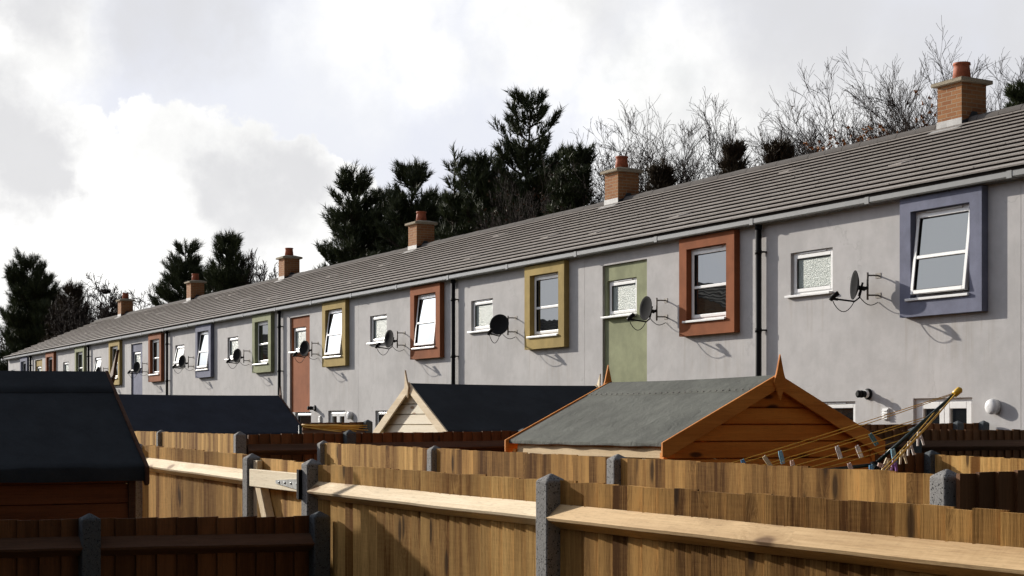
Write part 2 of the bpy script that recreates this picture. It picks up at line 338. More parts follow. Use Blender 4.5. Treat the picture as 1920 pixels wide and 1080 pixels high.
# ------------------------------------------------------------------ mesh builder
class MB:
    def __init__(s): s.v = []; s.f = []; s.mi = []; s.sm = []
    def add(s, vs, fs, mi=0, sm=False):
        b = len(s.v); s.v += [tuple(x) for x in vs]
        for f in fs: s.f.append(tuple(b + i for i in f)); s.mi.append(mi); s.sm.append(sm)
    def box(s, x0, x1, y0, y1, z0, z1, mi=0):
        s.add([(x0, y0, z0), (x1, y0, z0), (x1, y1, z0), (x0, y1, z0), (x0, y0, z1), (x1, y0, z1), (x1, y1, z1), (x0, y1, z1)],
              [(0, 3, 2, 1), (4, 5, 6, 7), (0, 1, 5, 4), (1, 2, 6, 5), (2, 3, 7, 6), (3, 0, 4, 7)], mi)
    def hexa(s, p, mi=0):      # 8 corners, same order as box
        s.add(p, [(0, 3, 2, 1), (4, 5, 6, 7), (0, 1, 5, 4), (1, 2, 6, 5), (2, 3, 7, 6), (3, 0, 4, 7)], mi)
    def quad(s, a, b, c, d, mi=0): s.add([a, b, c, d], [(0, 1, 2, 3)], mi)
    def prism(s, poly, ax, a0, a1, mi=0):   # polygon in the two other axes, swept along axis ax
        n = len(poly)
        def P(p, a):
            return {'x': (a, p[0], p[1]), 'y': (p[0], a, p[1]), 'z': (p[0], p[1], a)}[ax]
        vs = [P(p, a0) for p in poly] + [P(p, a1) for p in poly]
        fs = [tuple(range(n - 1, -1, -1)), tuple(range(n, 2 * n))] + [(i, (i + 1) % n, n + (i + 1) % n, n + i) for i in range(n)]
        s.add(vs, fs, mi)
    def tube(s, pts, r, n=8, mi=0, caps=True, sm=True):
        pts = [Vector(p) for p in pts]; rs = r if isinstance(r, (list, tuple)) else [r] * len(pts)
        base = len(s.v); up = Vector((0, 0, 1))
        prev = None
        for i, p in enumerate(pts):
            t = (pts[min(i + 1, len(pts) - 1)] - pts[max(i - 1, 0)]).normalized()
            a = up if abs(t.z) < .95 else Vector((1, 0, 0))
            u = t.cross(a).normalized() if prev is None else (prev - t * prev.dot(t)).normalized()
            prev = u; w = t.cross(u)
            for k in range(n):
                q = p + (u * math.cos(2 * math.pi * k / n) + w * math.sin(2 * math.pi * k / n)) * rs[i]
                s.v.append(tuple(q))
        for i in range(len(pts) - 1):
            for k in range(n):
                a = base + i * n + k; b = base + i * n + (k + 1) % n
                s.f.append((a, b, b + n, a + n)); s.mi.append(mi); s.sm.append(sm)
        if caps:
            s.f.append(tuple(base + k for k in range(n - 1, -1, -1))); s.mi.append(mi); s.sm.append(False)
            e = base + (len(pts) - 1) * n
            s.f.append(tuple(e + k for k in range(n))); s.mi.append(mi); s.sm.append(False)
    def lathe(s, prof, origin, axis, n=24, mi=0, sm=True):   # prof: (radius, distance along axis)
        ax = Vector(axis).normalized(); u = ax.orthogonal().normalized(); w = ax.cross(u); o = Vector(origin); base = len(s.v)
        for r, h in prof:
            for k in range(n):
                a = 2 * math.pi * k / n
                s.v.append(tuple(o + ax * h + (u * math.cos(a) + w * math.sin(a)) * r))
        for i in range(len(prof) - 1):
            for k in range(n):
                a = base + i * n + k; b = base + i * n + (k + 1) % n
                s.f.append((a, b, b + n, a + n)); s.mi.append(mi); s.sm.append(sm)
        s.f.append(tuple(base + k for k in range(n - 1, -1, -1))); s.mi.append(mi); s.sm.append(False)
        e = base + (len(prof) - 1) * n
        s.f.append(tuple(e + k for k in range(n))); s.mi.append(mi); s.sm.append(False)
    def mesh(s, name, mats):
        me = bpy.data.meshes.new(name); me.from_pydata(s.v, [], s.f)
        for m in (mats if isinstance(mats, (list, tuple)) else [mats]): me.materials.append(M[m])
        me.polygons.foreach_set('material_index', s.mi); me.polygons.foreach_set('use_smooth', s.sm)
        me.update(); return me

def put(name, me, parent=None, loc=None):
    o = bpy.data.objects.new(name, me); COL.objects.link(o)
    if parent is not None: o.parent = parent
    if loc is not None: o.location = loc
    return o
def part(name, mb, mats, parent, loc=None): return put(name, mb.mesh(name, mats), parent, loc)
def thing(name, label, cat, loc=(0, 0, 0), rz=0.0, group=None, data=None):
    o = bpy.data.objects.new(name, data); COL.objects.link(o)
    o.location = loc; o.rotation_euler = (0, 0, rz); o['label'] = label; o['category'] = cat
    if group: o['group'] = group
    return o
def structure(name, me, kind='structure'):
    o = put(name, me); o['kind'] = kind; return o
def bevel(o, w, seg=2):
    b = o.modifiers.new('bevel', 'BEVEL'); b.width = w; b.segments = seg; b.limit_method = 'ANGLE'; b.angle_limit = R(40); return o

# ------------------------------------------------------------------ ground
m, gg, p = newmat('ground turf'); co = geoco(gg)
c = gg.mix(gg.ss(gg.noise(co, .35, 5, .6), .4, .6), (.030, .032, .012), (.055, .045, .028))
c = gg.mix(gg.ss(gg.noise(co, 40, 4, .7), .4, .7), c, (.040, .050, .018)); setp(gg, p, col=c, rough=.95, spec=.1); M['turf'] = m
mb = MB(); N = 40; ext = 900
xs = [(-1 + 2 * i / N) for i in range(N + 1)]; xs = [math.copysign(abs(x) ** 2.4, x) * ext for x in xs]
vs = [(x - 20, y + 10, 0) for y in xs for x in xs]
mb.add(vs, [(j * (N + 1) + i, j * (N + 1) + i + 1, (j + 1) * (N + 1) + i + 1, (j + 1) * (N + 1) + i) for j in range(N) for i in range(N)])
structure('ground', mb.mesh('ground', 'turf'))

# ------------------------------------------------------------------ the terrace
HW = 4.92; WY = 14.2; X0 = -18.3; EZ = 5.0; RIDGE_Y = 3.93; RIDGE_Z = 6.76; EAVE_Y = -.16; EAVE_Z = 5.04
DEPTH = 7.86
def rect_holes(mb, x0, x1, z0, z1, y, holes, depth, mi=0, revmi=None):
    """front sheet in the plane y with rectangular holes and their reveals going back"""
    xs = sorted({x0, x1, *[h[0] for h in holes], *[h[1] for h in holes]}); zs = sorted({z0, z1, *[h[2] for h in holes], *[h[3] for h in holes]})
    for i in range(len(xs) - 1):
        for j in range(len(zs) - 1):
            cx, cz = (xs[i] + xs[i + 1]) / 2, (zs[j] + zs[j + 1]) / 2
            if any(h[0] < cx < h[1] and h[2] < cz < h[3] for h in holes): continue
            mb.quad((xs[i], y, zs[j]), (xs[i + 1], y, zs[j]), (xs[i + 1], y, zs[j + 1]), (xs[i], y, zs[j + 1]), mi)
    for h in holes:
        a, b, c, d = h[:4]; yy = y + (h[4] if len(h) > 4 else depth); r = mi if revmi is None else revmi
        mb.quad((a, y, c), (a, y, d), (a, yy, d), (a, yy, c), r); mb.quad((b, y, d), (b, y, c), (b, yy, c), (b, yy, d), r)
        mb.quad((a, y, d), (b, y, d), (b, yy, d), (a, yy, d), r); mb.quad((b, y, c), (a, y, c), (a, yy, c), (b, yy, c), r)

def ring(mb, a, b, c, d, y0, y1, w, mi=0):     # rectangular frame ring of bar width w
    mb.box(a, a + w, y0, y1, c, d, mi); mb.box(b - w, b, y0, y1, c, d, mi)
    mb.box(a + w, b - w, y0, y1, c, c + w, mi); mb.box(a + w, b - w, y0, y1, d - w, d, mi)

def rotx(pts, ang, y0, z0):
    c, s_ = math.cos(ang), math.sin(ang)
    return [(x, y0 + (y - y0) * c - (z - z0) * s_, z0 + (y - y0) * s_ + (z - z0) * c) for x, y, z in pts]

def make_window(h, a, b, c, d, y, openang=0.0, obsc=False, name='window', sillw=.05):
    """white window filling the opening a..b, c..d with its front at depth y; opened by pushing the bottom out"""
    f = MB(); ring(f, a, b, c, d, y, y + .06, .042)
    w = part(name, f, 'upvc', h)
    bevel(w, .006)
    # sash
    s_ = MB(); ia, ib, ic, id_ = a + .036, b - .036, c + .036, d - .040
    ring(s_, ia, ib, ic, id_, y - .012, y + .05, .050)
    gl = MB(); zm = ic + (id_ - ic) * .46
    if not obsc:
        s_.box(ia + .05, ib - .05, y - .008, y + .04, zm - .022, zm + .022)
        for (z0, z1) in ((ic + .05, zm - .022), (zm + .022, id_ - .05)): gl.quad((ia + .05, y + .018, z0), (ib - .05, y + .018, z0), (ib - .05, y + .018, z1), (ia + .05, y + .018, z1))
    else:
        gl.quad((ia + .05, y + .018, ic + .05), (ib - .05, y + .018, ic + .05), (ib - .05, y + .018, id_ - .05), (ia + .05, y + .018, id_ - .05))
    # black rubber gasket line round the glass
    gk = MB(); ring(gk, ia + .049, ib - .049, ic + .049, id_ - .049, y - .002, y + .016, .008)
    if openang:
        for m_ in (s_, gl, gk): m_.v = rotx(m_.v, -openang, y, id_)
    so = part('sash', s_, 'upvc', w); bevel(so, .006)
    part('pane', gl, 'obsc' if obsc else 'glass', w); part('gasket', gk, 'black', w)
    v = MB(); v.box(a + .2 * (b - a), b - .2 * (b - a), y - .022, y, d - .030, d - .012); part('trickle_vent', v, 'upvc', w)
    sl = MB(); sl.box(a - .07, b + .0, y - .06 - sillw, y + .01, c - .035, c - .002); bevel(part('sill', sl, 'upvc', w), .005)
    return w

def roof_mesh(seed):
    r = random.Random(seed); mb = MB()
    run = RIDGE_Y - EAVE_Y; rise = RIDGE_Z - EAVE_Z; L = math.hypot(run, rise); ty, tz = run / L, rise / L; ny, nz = -tz, ty
    NC = 14; gz = L / NC; TW = .3
    def P(x, s_, o): return (x, EAVE_Y + ty * s_ + ny * o, EAVE_Z + tz * s_ + nz * o)
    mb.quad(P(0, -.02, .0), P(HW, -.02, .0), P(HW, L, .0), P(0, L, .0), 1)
    for k in range(NC):
        s0 = k * gz - (.05 if k == 0 else 0); s1 = (k + 1) * gz + .03
        x = -(TW / 2 if k % 2 else 0.0)
        while x < HW - .001:
            xa, xb = max(0, x), min(HW, x + TW)
            j = r.uniform(-.001, .0015); sk = r.uniform(-.0008, .0008); g2 = .001 if xa > 0 else 0
            js = r.uniform(-.002, .002)
            top0, top1 = .072 + j, .022; bot0 = .052 + j
            mb.hexa([P(xa + g2, s0 + js, bot0 + sk), P(xb - g2, s0 + js, bot0 - sk), P(xb - g2, s1, .006), P(xa + g2, s1, .006),
                     P(xa + g2, s0 + js, top0 + sk), P(xb - g2, s0 + js, top0 - sk), P(xb - g2, s1, top1), P(xa + g2, s1, top1)], 0)
            x += TW
        mb.hexa([P(0, s0 + .014, .004), P(HW, s0 + .014, .004), P(HW, s0 + .03, .004), P(0, s0 + .03, .004), P(0, s0 + .014, .047), P(HW, s0 + .014, .047), P(HW, s0 + .03, .045), P(0, s0 + .03, .045)], 1)  # black strip set in as the shadow under each course's lip
    # rear slope
    mb.quad((HW, 2 * RIDGE_Y - EAVE_Y, EAVE_Z), (0, 2 * RIDGE_Y - EAVE_Y, EAVE_Z), (0, RIDGE_Y, RIDGE_Z + .03), (HW, RIDGE_Y, RIDGE_Z + .03), 0)
    mb.quad((0, EAVE_Y, EAVE_Z - .01), (0, 2 * RIDGE_Y - EAVE_Y, EAVE_Z - .01), (HW, 2 * RIDGE_Y - EAVE_Y, EAVE_Z - .01), (HW, EAVE_Y, EAVE_Z - .01), 1)
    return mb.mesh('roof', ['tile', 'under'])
def ridge_mesh():
    mb = MB(); x = 0.0; n = 10
    for i in range(11):
        w = HW / 11; prof = []
        lift = random.uniform(-.004, .006)
        for k in range(9):
            a = math.pi * k / 8; prof.append((RIDGE_Y - math.cos(a) * .14, RIDGE_Z + .0 + math.sin(a) * .105 + lift))
        prof2 = [(RIDGE_Y - (RIDGE_Y - p_[0]) * .86, p_[1] - .018) for p_ in prof[::-1]]
        mb.prism(prof + prof2, 'x', i * w + .004, (i + 1) * w - .004, 0)
    return mb.mesh('ridge_tiles', 'ridge')
ROOFS = [roof_mesh(s) for s in (3, 5, 8)]
RIDGE = ridge_mesh()
def chimney(h, cx):
    b = MB(); hw = .26; zb = 6.2; zt = 7.37
    b.box(-hw, hw, -hw, hw, zb, zt)
    ch = part('chimney', b, 'brick', h, (cx, RIDGE_Y, 0)); 
    c = MB(); c.box(-hw - .075, hw + .075, -hw - .075, hw + .075, zt + .002, zt + .06)
    c.add([(-hw - .075, -hw - .075, zt + .06), (hw + .075, -hw - .075, zt + .06), (hw + .075, hw + .075, zt + .06), (-hw - .075, hw + .075, zt + .06), (-.15, -.15, zt + .12), (.15, -.15, zt + .12), (.15, .15, zt + .12), (-.15, .15, zt + .12)],
          [(0, 1, 5, 4), (1, 2, 6, 5), (2, 3, 7, 6), (3, 0, 4, 7), (4, 5, 6, 7)])
    bevel(part('cap', c, 'cap', ch), .01)
    p_ = MB(); p_.lathe([(.10, zt + .08), (.145, zt + .10), (.125, zt + .28), (.118, zt + .33), (.135, zt + .335), (.135, zt + .365), (.095, zt + .365), (.09, zt + .30)], (0, 0, 0), (0, 0, 1), 24)
    part('chimney_pot', p_, 'pot', ch)
    zf = RIDGE_Z - .43 * hw
    f = MB(); f.box(-hw - .012, hw + .012, -hw - .012, -hw - .001, zf - .06, zf + .17)
    f.hexa([(-hw - .06, -hw - .20, zf - .045), (hw + .06, -hw - .20, zf - .045), (hw + .06, -hw - .013, zf + .035), (-hw - .06, -hw - .013, zf + .035),
            (-hw - .06, -hw - .20, zf - .035), (hw + .06, -hw - .20, zf - .035), (hw + .06, -hw - .013, zf + .055), (-hw - .06, -hw - .013, zf + .055)])
    part('front_flashing', f, 'lead', ch)
    f = MB()
    prof = [(-hw - .002, zf - .05), (-hw - .002, zf + .12), (-.12, zf + .17), (-.05, RIDGE_Z + .17), (.05, RIDGE_Z + .17), (.12, zf + .17), (hw + .002, zf + .10), (hw + .002, zf - .05)]
    f.prism(prof, 'x', hw + .001, hw + .014)
    f.prism(prof, 'x', -hw - .014, -hw - .001)
    part('side_flashing', f, 'leaddark', ch)
    return ch

# ---- what each house shows: surround colour, panel colour, opened main window, opened small window
HOUSES = [
 ('blue', None, R(7), 0, 'nearest pale terraced house with slate-blue window surround and tilted-open sash'),
 ('terracotta', 'green', 0, 0, 'pale terraced house with sage-green wall panel and terracotta window surround'),
 ('yellow', None, 0, 0, 'pale terraced house with closed ochre-framed window, next left of the green panel'),
 ('terracotta', None, R(6), 0, 'pale terraced house with tilted-open terracotta-framed window and no coloured panel'),
 ('yellow', 'terracotta', R(7), 0, 'pale terraced house with tall terracotta wall panel and open ochre-framed window'),
 ('green', None, 0, 0, 'pale terraced house with sage-green surround, between terracotta panel and blue surround'),
 ('blue', None, R(7), R(12), 'pale terraced house with slate-blue surround and both upper windows pushed open'),
 ('terracotta', 'blue', 0, 0, 'pale terraced house with slate-blue wall panel and terracotta window surround'),
 ('yellow', None, 0, R(11), 'pale terraced house with ochre surround, between blue panel and far green surround'),
 ('green', None, 0, 0, 'distant pale terraced house with small sage-green surround, right of the ochre panel'),
 ('terracotta', 'yellow', 0, 0, 'distant pale terraced house with ochre wall panel and terracotta surround'),
 ('blue', None, 0, 0, 'far end house of the terrace with slate-blue surround and gable end'),
]
def build_house(i, spec):
    sur, panel, oa, ob, label = spec
    x = X0 - HW * i
    h = thing('terraced_house', label, 'house', (x, WY, 0), 0, 'houses of the pale rendered terrace')
    # front wall
    sw = (.66, 1.56, 3.88, 4.48); gw = (.95, 2.02, 1.05, 2.37); dr = (3.12, 4.14, .15, 2.39); mw = (3.18, 4.20, 3.66, 4.76)
    holes = [gw + (.10,), dr + (.10,), (3.06, 4.33, 3.5, 4.85, .12)]
    pz = 4.74
    if panel: holes += [(.58, 1.93, 2.372, pz, .045)]
    else: holes += [sw + (.10,)]
    wl = MB(); rect_holes(wl, .003, HW - .003, 0, EZ, 0, holes, .1)
    wl.quad((.003, DEPTH, 0), (.003, 0, 0), (.003, 0, EZ), (.003, DEPTH, EZ)); wl.quad((HW - .003, 0, 0), (HW - .003, DEPTH, 0), (HW - .003, DEPTH, EZ), (HW - .003, 0, EZ))
    wl.quad((HW - .003, DEPTH, 0), (.003, DEPTH, 0), (.003, DEPTH, EZ), (HW - .003, DEPTH, EZ))
    # gable triangle inside the party wall, and the dark room behind the openings
    for xx in (.003, HW - .003): wl.add([(xx, 0, EZ), (xx, DEPTH, EZ), (xx, RIDGE_Y, RIDGE_Z - .02)], [(0, 1, 2)])
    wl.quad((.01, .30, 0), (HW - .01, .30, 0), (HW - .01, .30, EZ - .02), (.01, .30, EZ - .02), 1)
    part('wall', wl, ['wall', 'dark'], h)
    if panel:
        pm = MB(); rect_holes(pm, .58, 1.93, 2.372, pz, .045, [sw + (.07,)], .07)
        part('wall_panel', pm, panel, h)
        make_window(h, *sw, .045 + .045, ob, True, 'bathroom_window', .08)
    else:
        make_window(h, *sw, .05, ob, True, 'bathroom_window')
    # protruding surround
    s_ = MB(); o = (2.985, 4.40, 3.425, 4.935); D = .105
    rect_holes(s_, o[0], o[1], o[2], o[3], -D, [mw + (.225,)], .225)
    a, b, c, d_ = o
    s_.quad((a, 0.0, c), (a, -D, c), (a, -D, d_), (a, 0.0, d_)); s_.quad((b, -D, c), (b, 0.0, c), (b, 0.0, d_), (b, -D, d_))
    s_.quad((a, -D, d_), (b, -D, d_), (b, 0.0, d_), (a, 0.0, d_)); s_.quad((a, 0.0, c), (b, 0.0, c), (b, -D, c), (a, -D, c))
    so = part('window_surround', s_, sur, h)
    make_window(h, *mw, -.01, oa, False, 'bedroom_window', .07)
    # ground floor
    make_window(h, *gw, .05, 0, False, 'kitchen_window', .04)
    f = MB(); ring(f, dr[0], dr[1], dr[2], dr[3], .05, .11, .05); fd = part('garden_door', f, 'upvc', h)
    l = MB(); p_ = MB(); mid = (dr[0] + dr[1]) / 2
    for (q0, q1) in ((dr[0] + .05, mid - .003), (mid + .003, dr[1] - .05)):
        ring(l, q0, q1, dr[2] + .05, dr[3] - .05, .042, .10, .085)
        p_.quad((q0 + .085, .07, dr[2] + .13), (q1 - .085, .07, dr[2] + .13), (q1 - .085, .07, dr[3] - .13), (q0 + .085, .07, dr[3] - .13))
    bevel(part('door_leaf', l, 'upvc', fd), .006); part('pane', p_, 'glass', fd)
    # roof, ridge, gutter
    put('roof', ROOFS[i % 3], h); put('ridge', RIDGE, h)
    for k in range(2):
        v = MB(); rx, rs = random.Random(i * 7 + k).uniform(.8, 4.0), random.Random(i * 9 + k).choice([3, 5, 8, 10]) / 14
        yy = EAVE_Y + (RIDGE_Y - EAVE_Y) * rs; zz = EAVE_Z + (RIDGE_Z - EAVE_Z) * rs
        v.hexa([(rx, yy, zz + .055), (rx + .27, yy, zz + .055), (rx + .27, yy + .26, zz + .12), (rx, yy + .26, zz + .12),
                (rx, yy - .01, zz + .088), (rx + .27, yy - .01, zz + .088), (rx + .25, yy + .26, zz + .165), (rx + .02, yy + .26, zz + .165)])
        part('roof_vent', v, 'tile', h)
    gt = MB(); y1 = EAVE_Y - .03
    gt.prism([(y1, 5.072), (y1, 4.965), (y1 + .012, 4.948), (y1 + .10, 4.948), (y1 + .10, 5.04), (y1 + .092, 5.04), (y1 + .092, 4.956), (y1 + .018, 4.956), (y1 + .008, 4.97), (y1 + .008, 5.072)], 'x', 0, HW)
    gt.box(HW * .5 - .04, HW * .5 + .04, y1 - .006, y1 + .11, 4.944, 5.074)
    gt.box(-.04, .04, y1 - .006, y1 + .11, 4.944, 5.074)
    part('gutter', gt, 'gutter', h)
    fs = MB(); fs.box(0, HW, y1 + .101, y1 + .125, 4.945, 5.06); fs.box(0, HW, y1 + .125, 0.001, 4.940, 4.952); part('fascia', fs, 'gutter', h)
    if i % 2 == 0:
        chimney(h, 0.0)
        dp = MB(); dp.tube([(.02, -.075, .1), (.02, -.075, 4.90)], .044, 12)
        dp.tube([(.02, -.075, 4.88), (.02, -.075, 4.965)], .052, 12)
        for z in (1.4, 2.35, 3.42, 4.55):
            dp.tube([(.02, -.075, z - .03), (.02, -.075, z + .03)], .051, 12); dp.box(.0, .12, -.07, -.05, z - .012, z + .012); dp.box(.10, .12, -.07, .0, z - .012, z + .012)
        part('drainpipe', dp, 'black', h)
    # flue, vent
    fl = MB(); fl.lathe([(.075, 0), (.075, .02), (.06, .03)], (2.28, 0, 2.46), (0, -1, 0), 20, 0)
    fl.lathe([(.052, .02), (.052, .07)], (2.28, 0, 2.46), (0, -1, 0), 20, 1)
    fl.lathe([(.045, .07), (.045, .11), (.05, .115), (.05, .13), (.036, .135), (.036, .16), (.05, .165), (.05, .18), (.03, .20)], (2.28, 0, 2.46), (0, -1, 0), 20, 0)
    part('flue', fl, ['black', 'upvc'], h)
    vt = MB(); vt.box(2.57, 2.68, -.022, 0, 2.12, 2.27)
    for k in range(4): vt.hexa([(2.575, -.045, 2.127 + k * .035), (2.675, -.045, 2.127 + k * .035), (2.675, -.022, 2.14 + k * .035), (2.575, -.022, 2.14 + k * .035),
                                (2.575, -.045, 2.134 + k * .035), (2.675, -.045, 2.134 + k * .035), (2.675, -.022, 2.158 + k * .035), (2.575, -.022, 2.158 + k * .035)])
    part('air_vent', vt, 'upvc', h)
    return h
for i, sp in enumerate(HOUSES): build_house(i, sp)
build_house(-1, ('green', None, 0, 0, 'pale terraced house at the right edge, showing only a sliver of wall'))

# ---- wall lamps by the garden doors
LAMPS = {0: 'round white bulkhead lamp by garden door of the nearest house', 4: 'round white bulkhead lamp by garden door left of the pale shed gable'}
for i, lb in LAMPS.items():
    t = thing('wall_lamp', lb, 'lamp', (X0 - HW * i + 4.52, WY, 2.27), 0, 'bulkhead lamps on the terrace')
    b = MB(); b.lathe([(.088, 0), (.088, .035), (.082, .04)], (0, 0, 0), (0, -1, 0), 28); part('lamp_base', b, 'upvc', t)
    b = MB(); b.lathe([(.094, .035), (.094, .07), (.088, .088), (.06, .102), (.02, .107)], (0, 0, 0), (0, -1, 0), 28); part('lamp_cover', b, 'lamp', t)

# ---- satellite dishes
def make_dish(t, yaw):
    """yaw: turn of the reflector's face from straight out of the wall (-y); positive turns it to -x"""
    br = MB()
    for z in (.13, -.13): br.tube([(0, 0, z), (-.01, -.09, z), (-.05, -.14, z)], .011, 8); br.box(-.05, .05, -.006, 0, z - .035, z + .035)
    br.tube([(-.05, -.14, -.19), (-.05, -.14, .17)], .014, 10)
    part('bracket', br, 'rod', t)
    q = Matrix.Rotation(-yaw, 4, 'Z') @ Matrix.Rotation(R(-4), 4, 'X'); C = Vector((-.10, -.26, .0))
    mb = MB(); n = 36; rings = 7; A, B = .23, .192
    base = []
    for side in (0, 1):
        for k in range(rings + 1):
            rr = k / rings
            for j in range(n):
                a = 2 * math.pi * j / n
                yv = -.055 * rr * rr + (.006 if side else 0)
                base.append(Vector((A * rr * math.cos(a), yv, B * rr * math.sin(a))))
    vs = [tuple(C + (q @ v)) for v in base]; fs = []
    m1 = (rings + 1) * n
    for k in range(rings):
        for j in range(n):
            a, b = k * n + j, k * n + (j + 1) % n
            fs.append((a, b, b + n, a + n)); fs.append((m1 + b, m1 + a, m1 + a + n, m1 + b + n))
    for j in range(n):
        a, b = rings * n + j, rings * n + (j + 1) % n; fs.append((a, b, m1 + b, m1 + a))
    mb.add(vs, fs, 0, True)
    part('reflector', mb, 'dishgrey', t)
    P = lambda x, y, z: C + (q @ Vector((x, y, z)))
    mt = MB(); mt.tube([P(0, .01, -.03), P(.0, .10, -.04)], .03, 8); mt.tube([P(0, .07, -.05), (-.05, -.14, -.03)], .022, 8); mt.tube([P(0, .06, .04), P(0, .02, -.14)], .014, 8); part('mount', mt, 'black', t)
    am = MB(); am.tube([P(0, .05, -.05), P(0, .03, -.16), P(0, -.03, -.215), P(0, -.30, -.20)], .012, 8); part('feed_arm', am, 'black', t)
    ln = MB(); ln.tube([P(0, -.25, -.205), P(0, -.36, -.195)], .018, 8); ln.tube([P(0, -.33, -.18), P(0, -.25, -.12)], [.03, .034], 10); ln.tube([P(0, -.35, -.22), P(0, -.31, -.17)], .026, 10); part('receiver', ln, 'black', t)
    cb = MB()
    a, b = P(0, -.32, -.22), P(0, -.03, -.20)
    cb.tube([a.lerp(b, s_ / 10) + Vector((0, 0, -.15 * math.sin(math.pi * s_ / 10) ** .8)) for s_ in range(11)], .006, 6)
    a, b = P(0, .03, -.15), Vector((0, -.005, -.22))
    cb.tube([a.lerp(b, s_ / 10) + Vector((0, 0, -.07 * math.sin(math.pi * s_ / 10))) for s_ in range(11)], .006, 6)
    part('cable', cb, 'black', t)
DISH = [(0, 29, 'dark satellite dish seen nearly edge-on beside the nearest slate-blue surround'), (1, 9, 'dark satellite dish in front of the sage-green wall panel'),
        (2, -22, 'dark satellite dish facing the photo between small window and closed ochre surround'), (3, 0, 'dark satellite dish left of the open terracotta surround, above the pale shed'),
        (4, -10, 'dark satellite dish in front of the terracotta wall panel'), (5, -10, 'dark satellite dish left of the mid-terrace sage-green surround'),
        (6, -10, 'dark satellite dish by the open bathroom window and slate-blue surround'), (7, -12, 'dark satellite dish in front of the slate-blue wall panel'),
        (8, -8, 'dark satellite dish just above the left shed roof, left of far ochre surround'), (9, -10, 'dark satellite dish with only its top showing over the left shed ridge')]
for i, yaw, lb in DISH:
    t = thing('satellite_dish', lb, 'satellite dish', (X0 - HW * i + 2.47, WY, 3.90 + random.uniform(-.02, .02)), 0, 'satellite dishes along the terrace')
    make_dish(t, R(yaw))

# ------------------------------------------------------------------ fences
def post_mesh(zt, dark, s_=.05, zshape=.027):
    mb = MB(); e = .006
    a, b, zs = -.076, .024, zt - zshape - .006
    mb.add([(-s_, a, -.3), (s_, a, -.3), (s_, b, -.3), (-s_, b, -.3), (-s_, a, zs), (s_, a, zs), (s_, b, zs), (-s_, b, zs), (0, (a + b) / 2, zt)],
           [(0, 3, 2, 1), (0, 1, 5, 4), (1, 2, 6, 5), (2, 3, 7, 6), (3, 0, 4, 7), (4, 5, 8), (5, 6, 8), (6, 7, 8), (7, 4, 8)])
    return mb.mesh('post', 'concdark' if dark else 'conc')
def make_fence(label, p0, p1, z0, z1, posts, rails='near', dark=False, darkpost=False, bays=None, pitch=.108, postup=.035, railoff=.145, seed=1, railmat=None, boardmat=None):
    """run from p0 to p1 (plan); local x along the run, local -y the side that faces the camera. z0, z1: board tops at the ends.
       posts: distances of posts along the run; bays: (start, end) of the boarded stretches"""
    r = random.Random(seed)
    p0, p1 = Vector(p0), Vector(p1); dv = p1 - p0; L = dv.length
    t = thing('garden_fence', label, 'fence', (p0.x, p0.y, 0), math.atan2(dv.y, dv.x), 'timber garden fences')
    zf = lambda x: z0 + (z1 - z0) * x / L
    if bays is None: bays = [(a + .03, b - .03) for a, b in zip(posts[:-1], posts[1:])]
    for bi, (a, b) in enumerate(bays):
        mb = MB(); n = max(2, round((b - a) / pitch)); w = (b - a) / n
        by = .012 if rails == 'near' else -.012
        for k in range(n):
            xa = a + k * w; xb = xa + w + .012 if k < n - 1 else b
            zt = zf((xa + xb) / 2) + r.uniform(-.004, .004); sl = r.uniform(-.002, .002)
            th, tn = .021, .006; ya = by - .003 + r.uniform(-.001, .001)
            mb.hexa([(xa, ya - th, .15), (xb, ya - tn + .006, .15), (xb, ya + .008, .15), (xa, ya + .0, .15),
                     (xa, ya - th, zt + sl), (xb, ya - tn + .006, zt - sl), (xb, ya + .008, zt - sl), (xa, ya + .0, zt + sl)])
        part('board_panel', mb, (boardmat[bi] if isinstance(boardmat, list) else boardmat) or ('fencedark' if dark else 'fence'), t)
        gb = MB(); gb.box(a, b, by - .02, by + .02, 0, .148); part('gravel_board', gb, 'conc', t)
        for dz in (railoff, .85, 1.5):
            rl = MB(); h = .052; out = .066; x0, x1 = a - .015, b + .015
            ys = by - .022 if rails == 'near' else by + .012; sg = -1 if rails == 'near' else 1
            za, zb = zf(a) - dz, zf(b) - dz
            tri = [(ys, h), (ys + sg * out, -.004), (ys + sg * out * .92, -.016), (ys, -h)]
            if sg > 0: tri = tri[::-1]
            nn = len(tri)
            segs = 8; vs = []
            for i in range(segs + 1):
                x = x0 + (x1 - x0) * i / segs; zc = za + (zb - za) * i / segs + r.uniform(-.0015, .0015)
                vs += [(x, q[0], zc + q[1]) for q in tri]
            fs = [tuple(range(nn)), tuple(range(segs * nn + nn - 1, segs * nn - 1, -1))]
            for i in range(segs):
                for k in range(nn): fs.append((i * nn + k, (i + 1) * nn + k, (i + 1) * nn + (k + 1) % nn, i * nn + (k + 1) % nn))
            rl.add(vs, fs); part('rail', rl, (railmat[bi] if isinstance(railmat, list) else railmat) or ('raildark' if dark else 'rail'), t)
    for x in posts:
        po = put('post', post_mesh(zf(x) + postup, darkpost), t, (x, 0, 0)); bevel(po, .008, 2)
    return t

Xp = lambda px: onY(px, 3.44)[0]
FY = 3.44
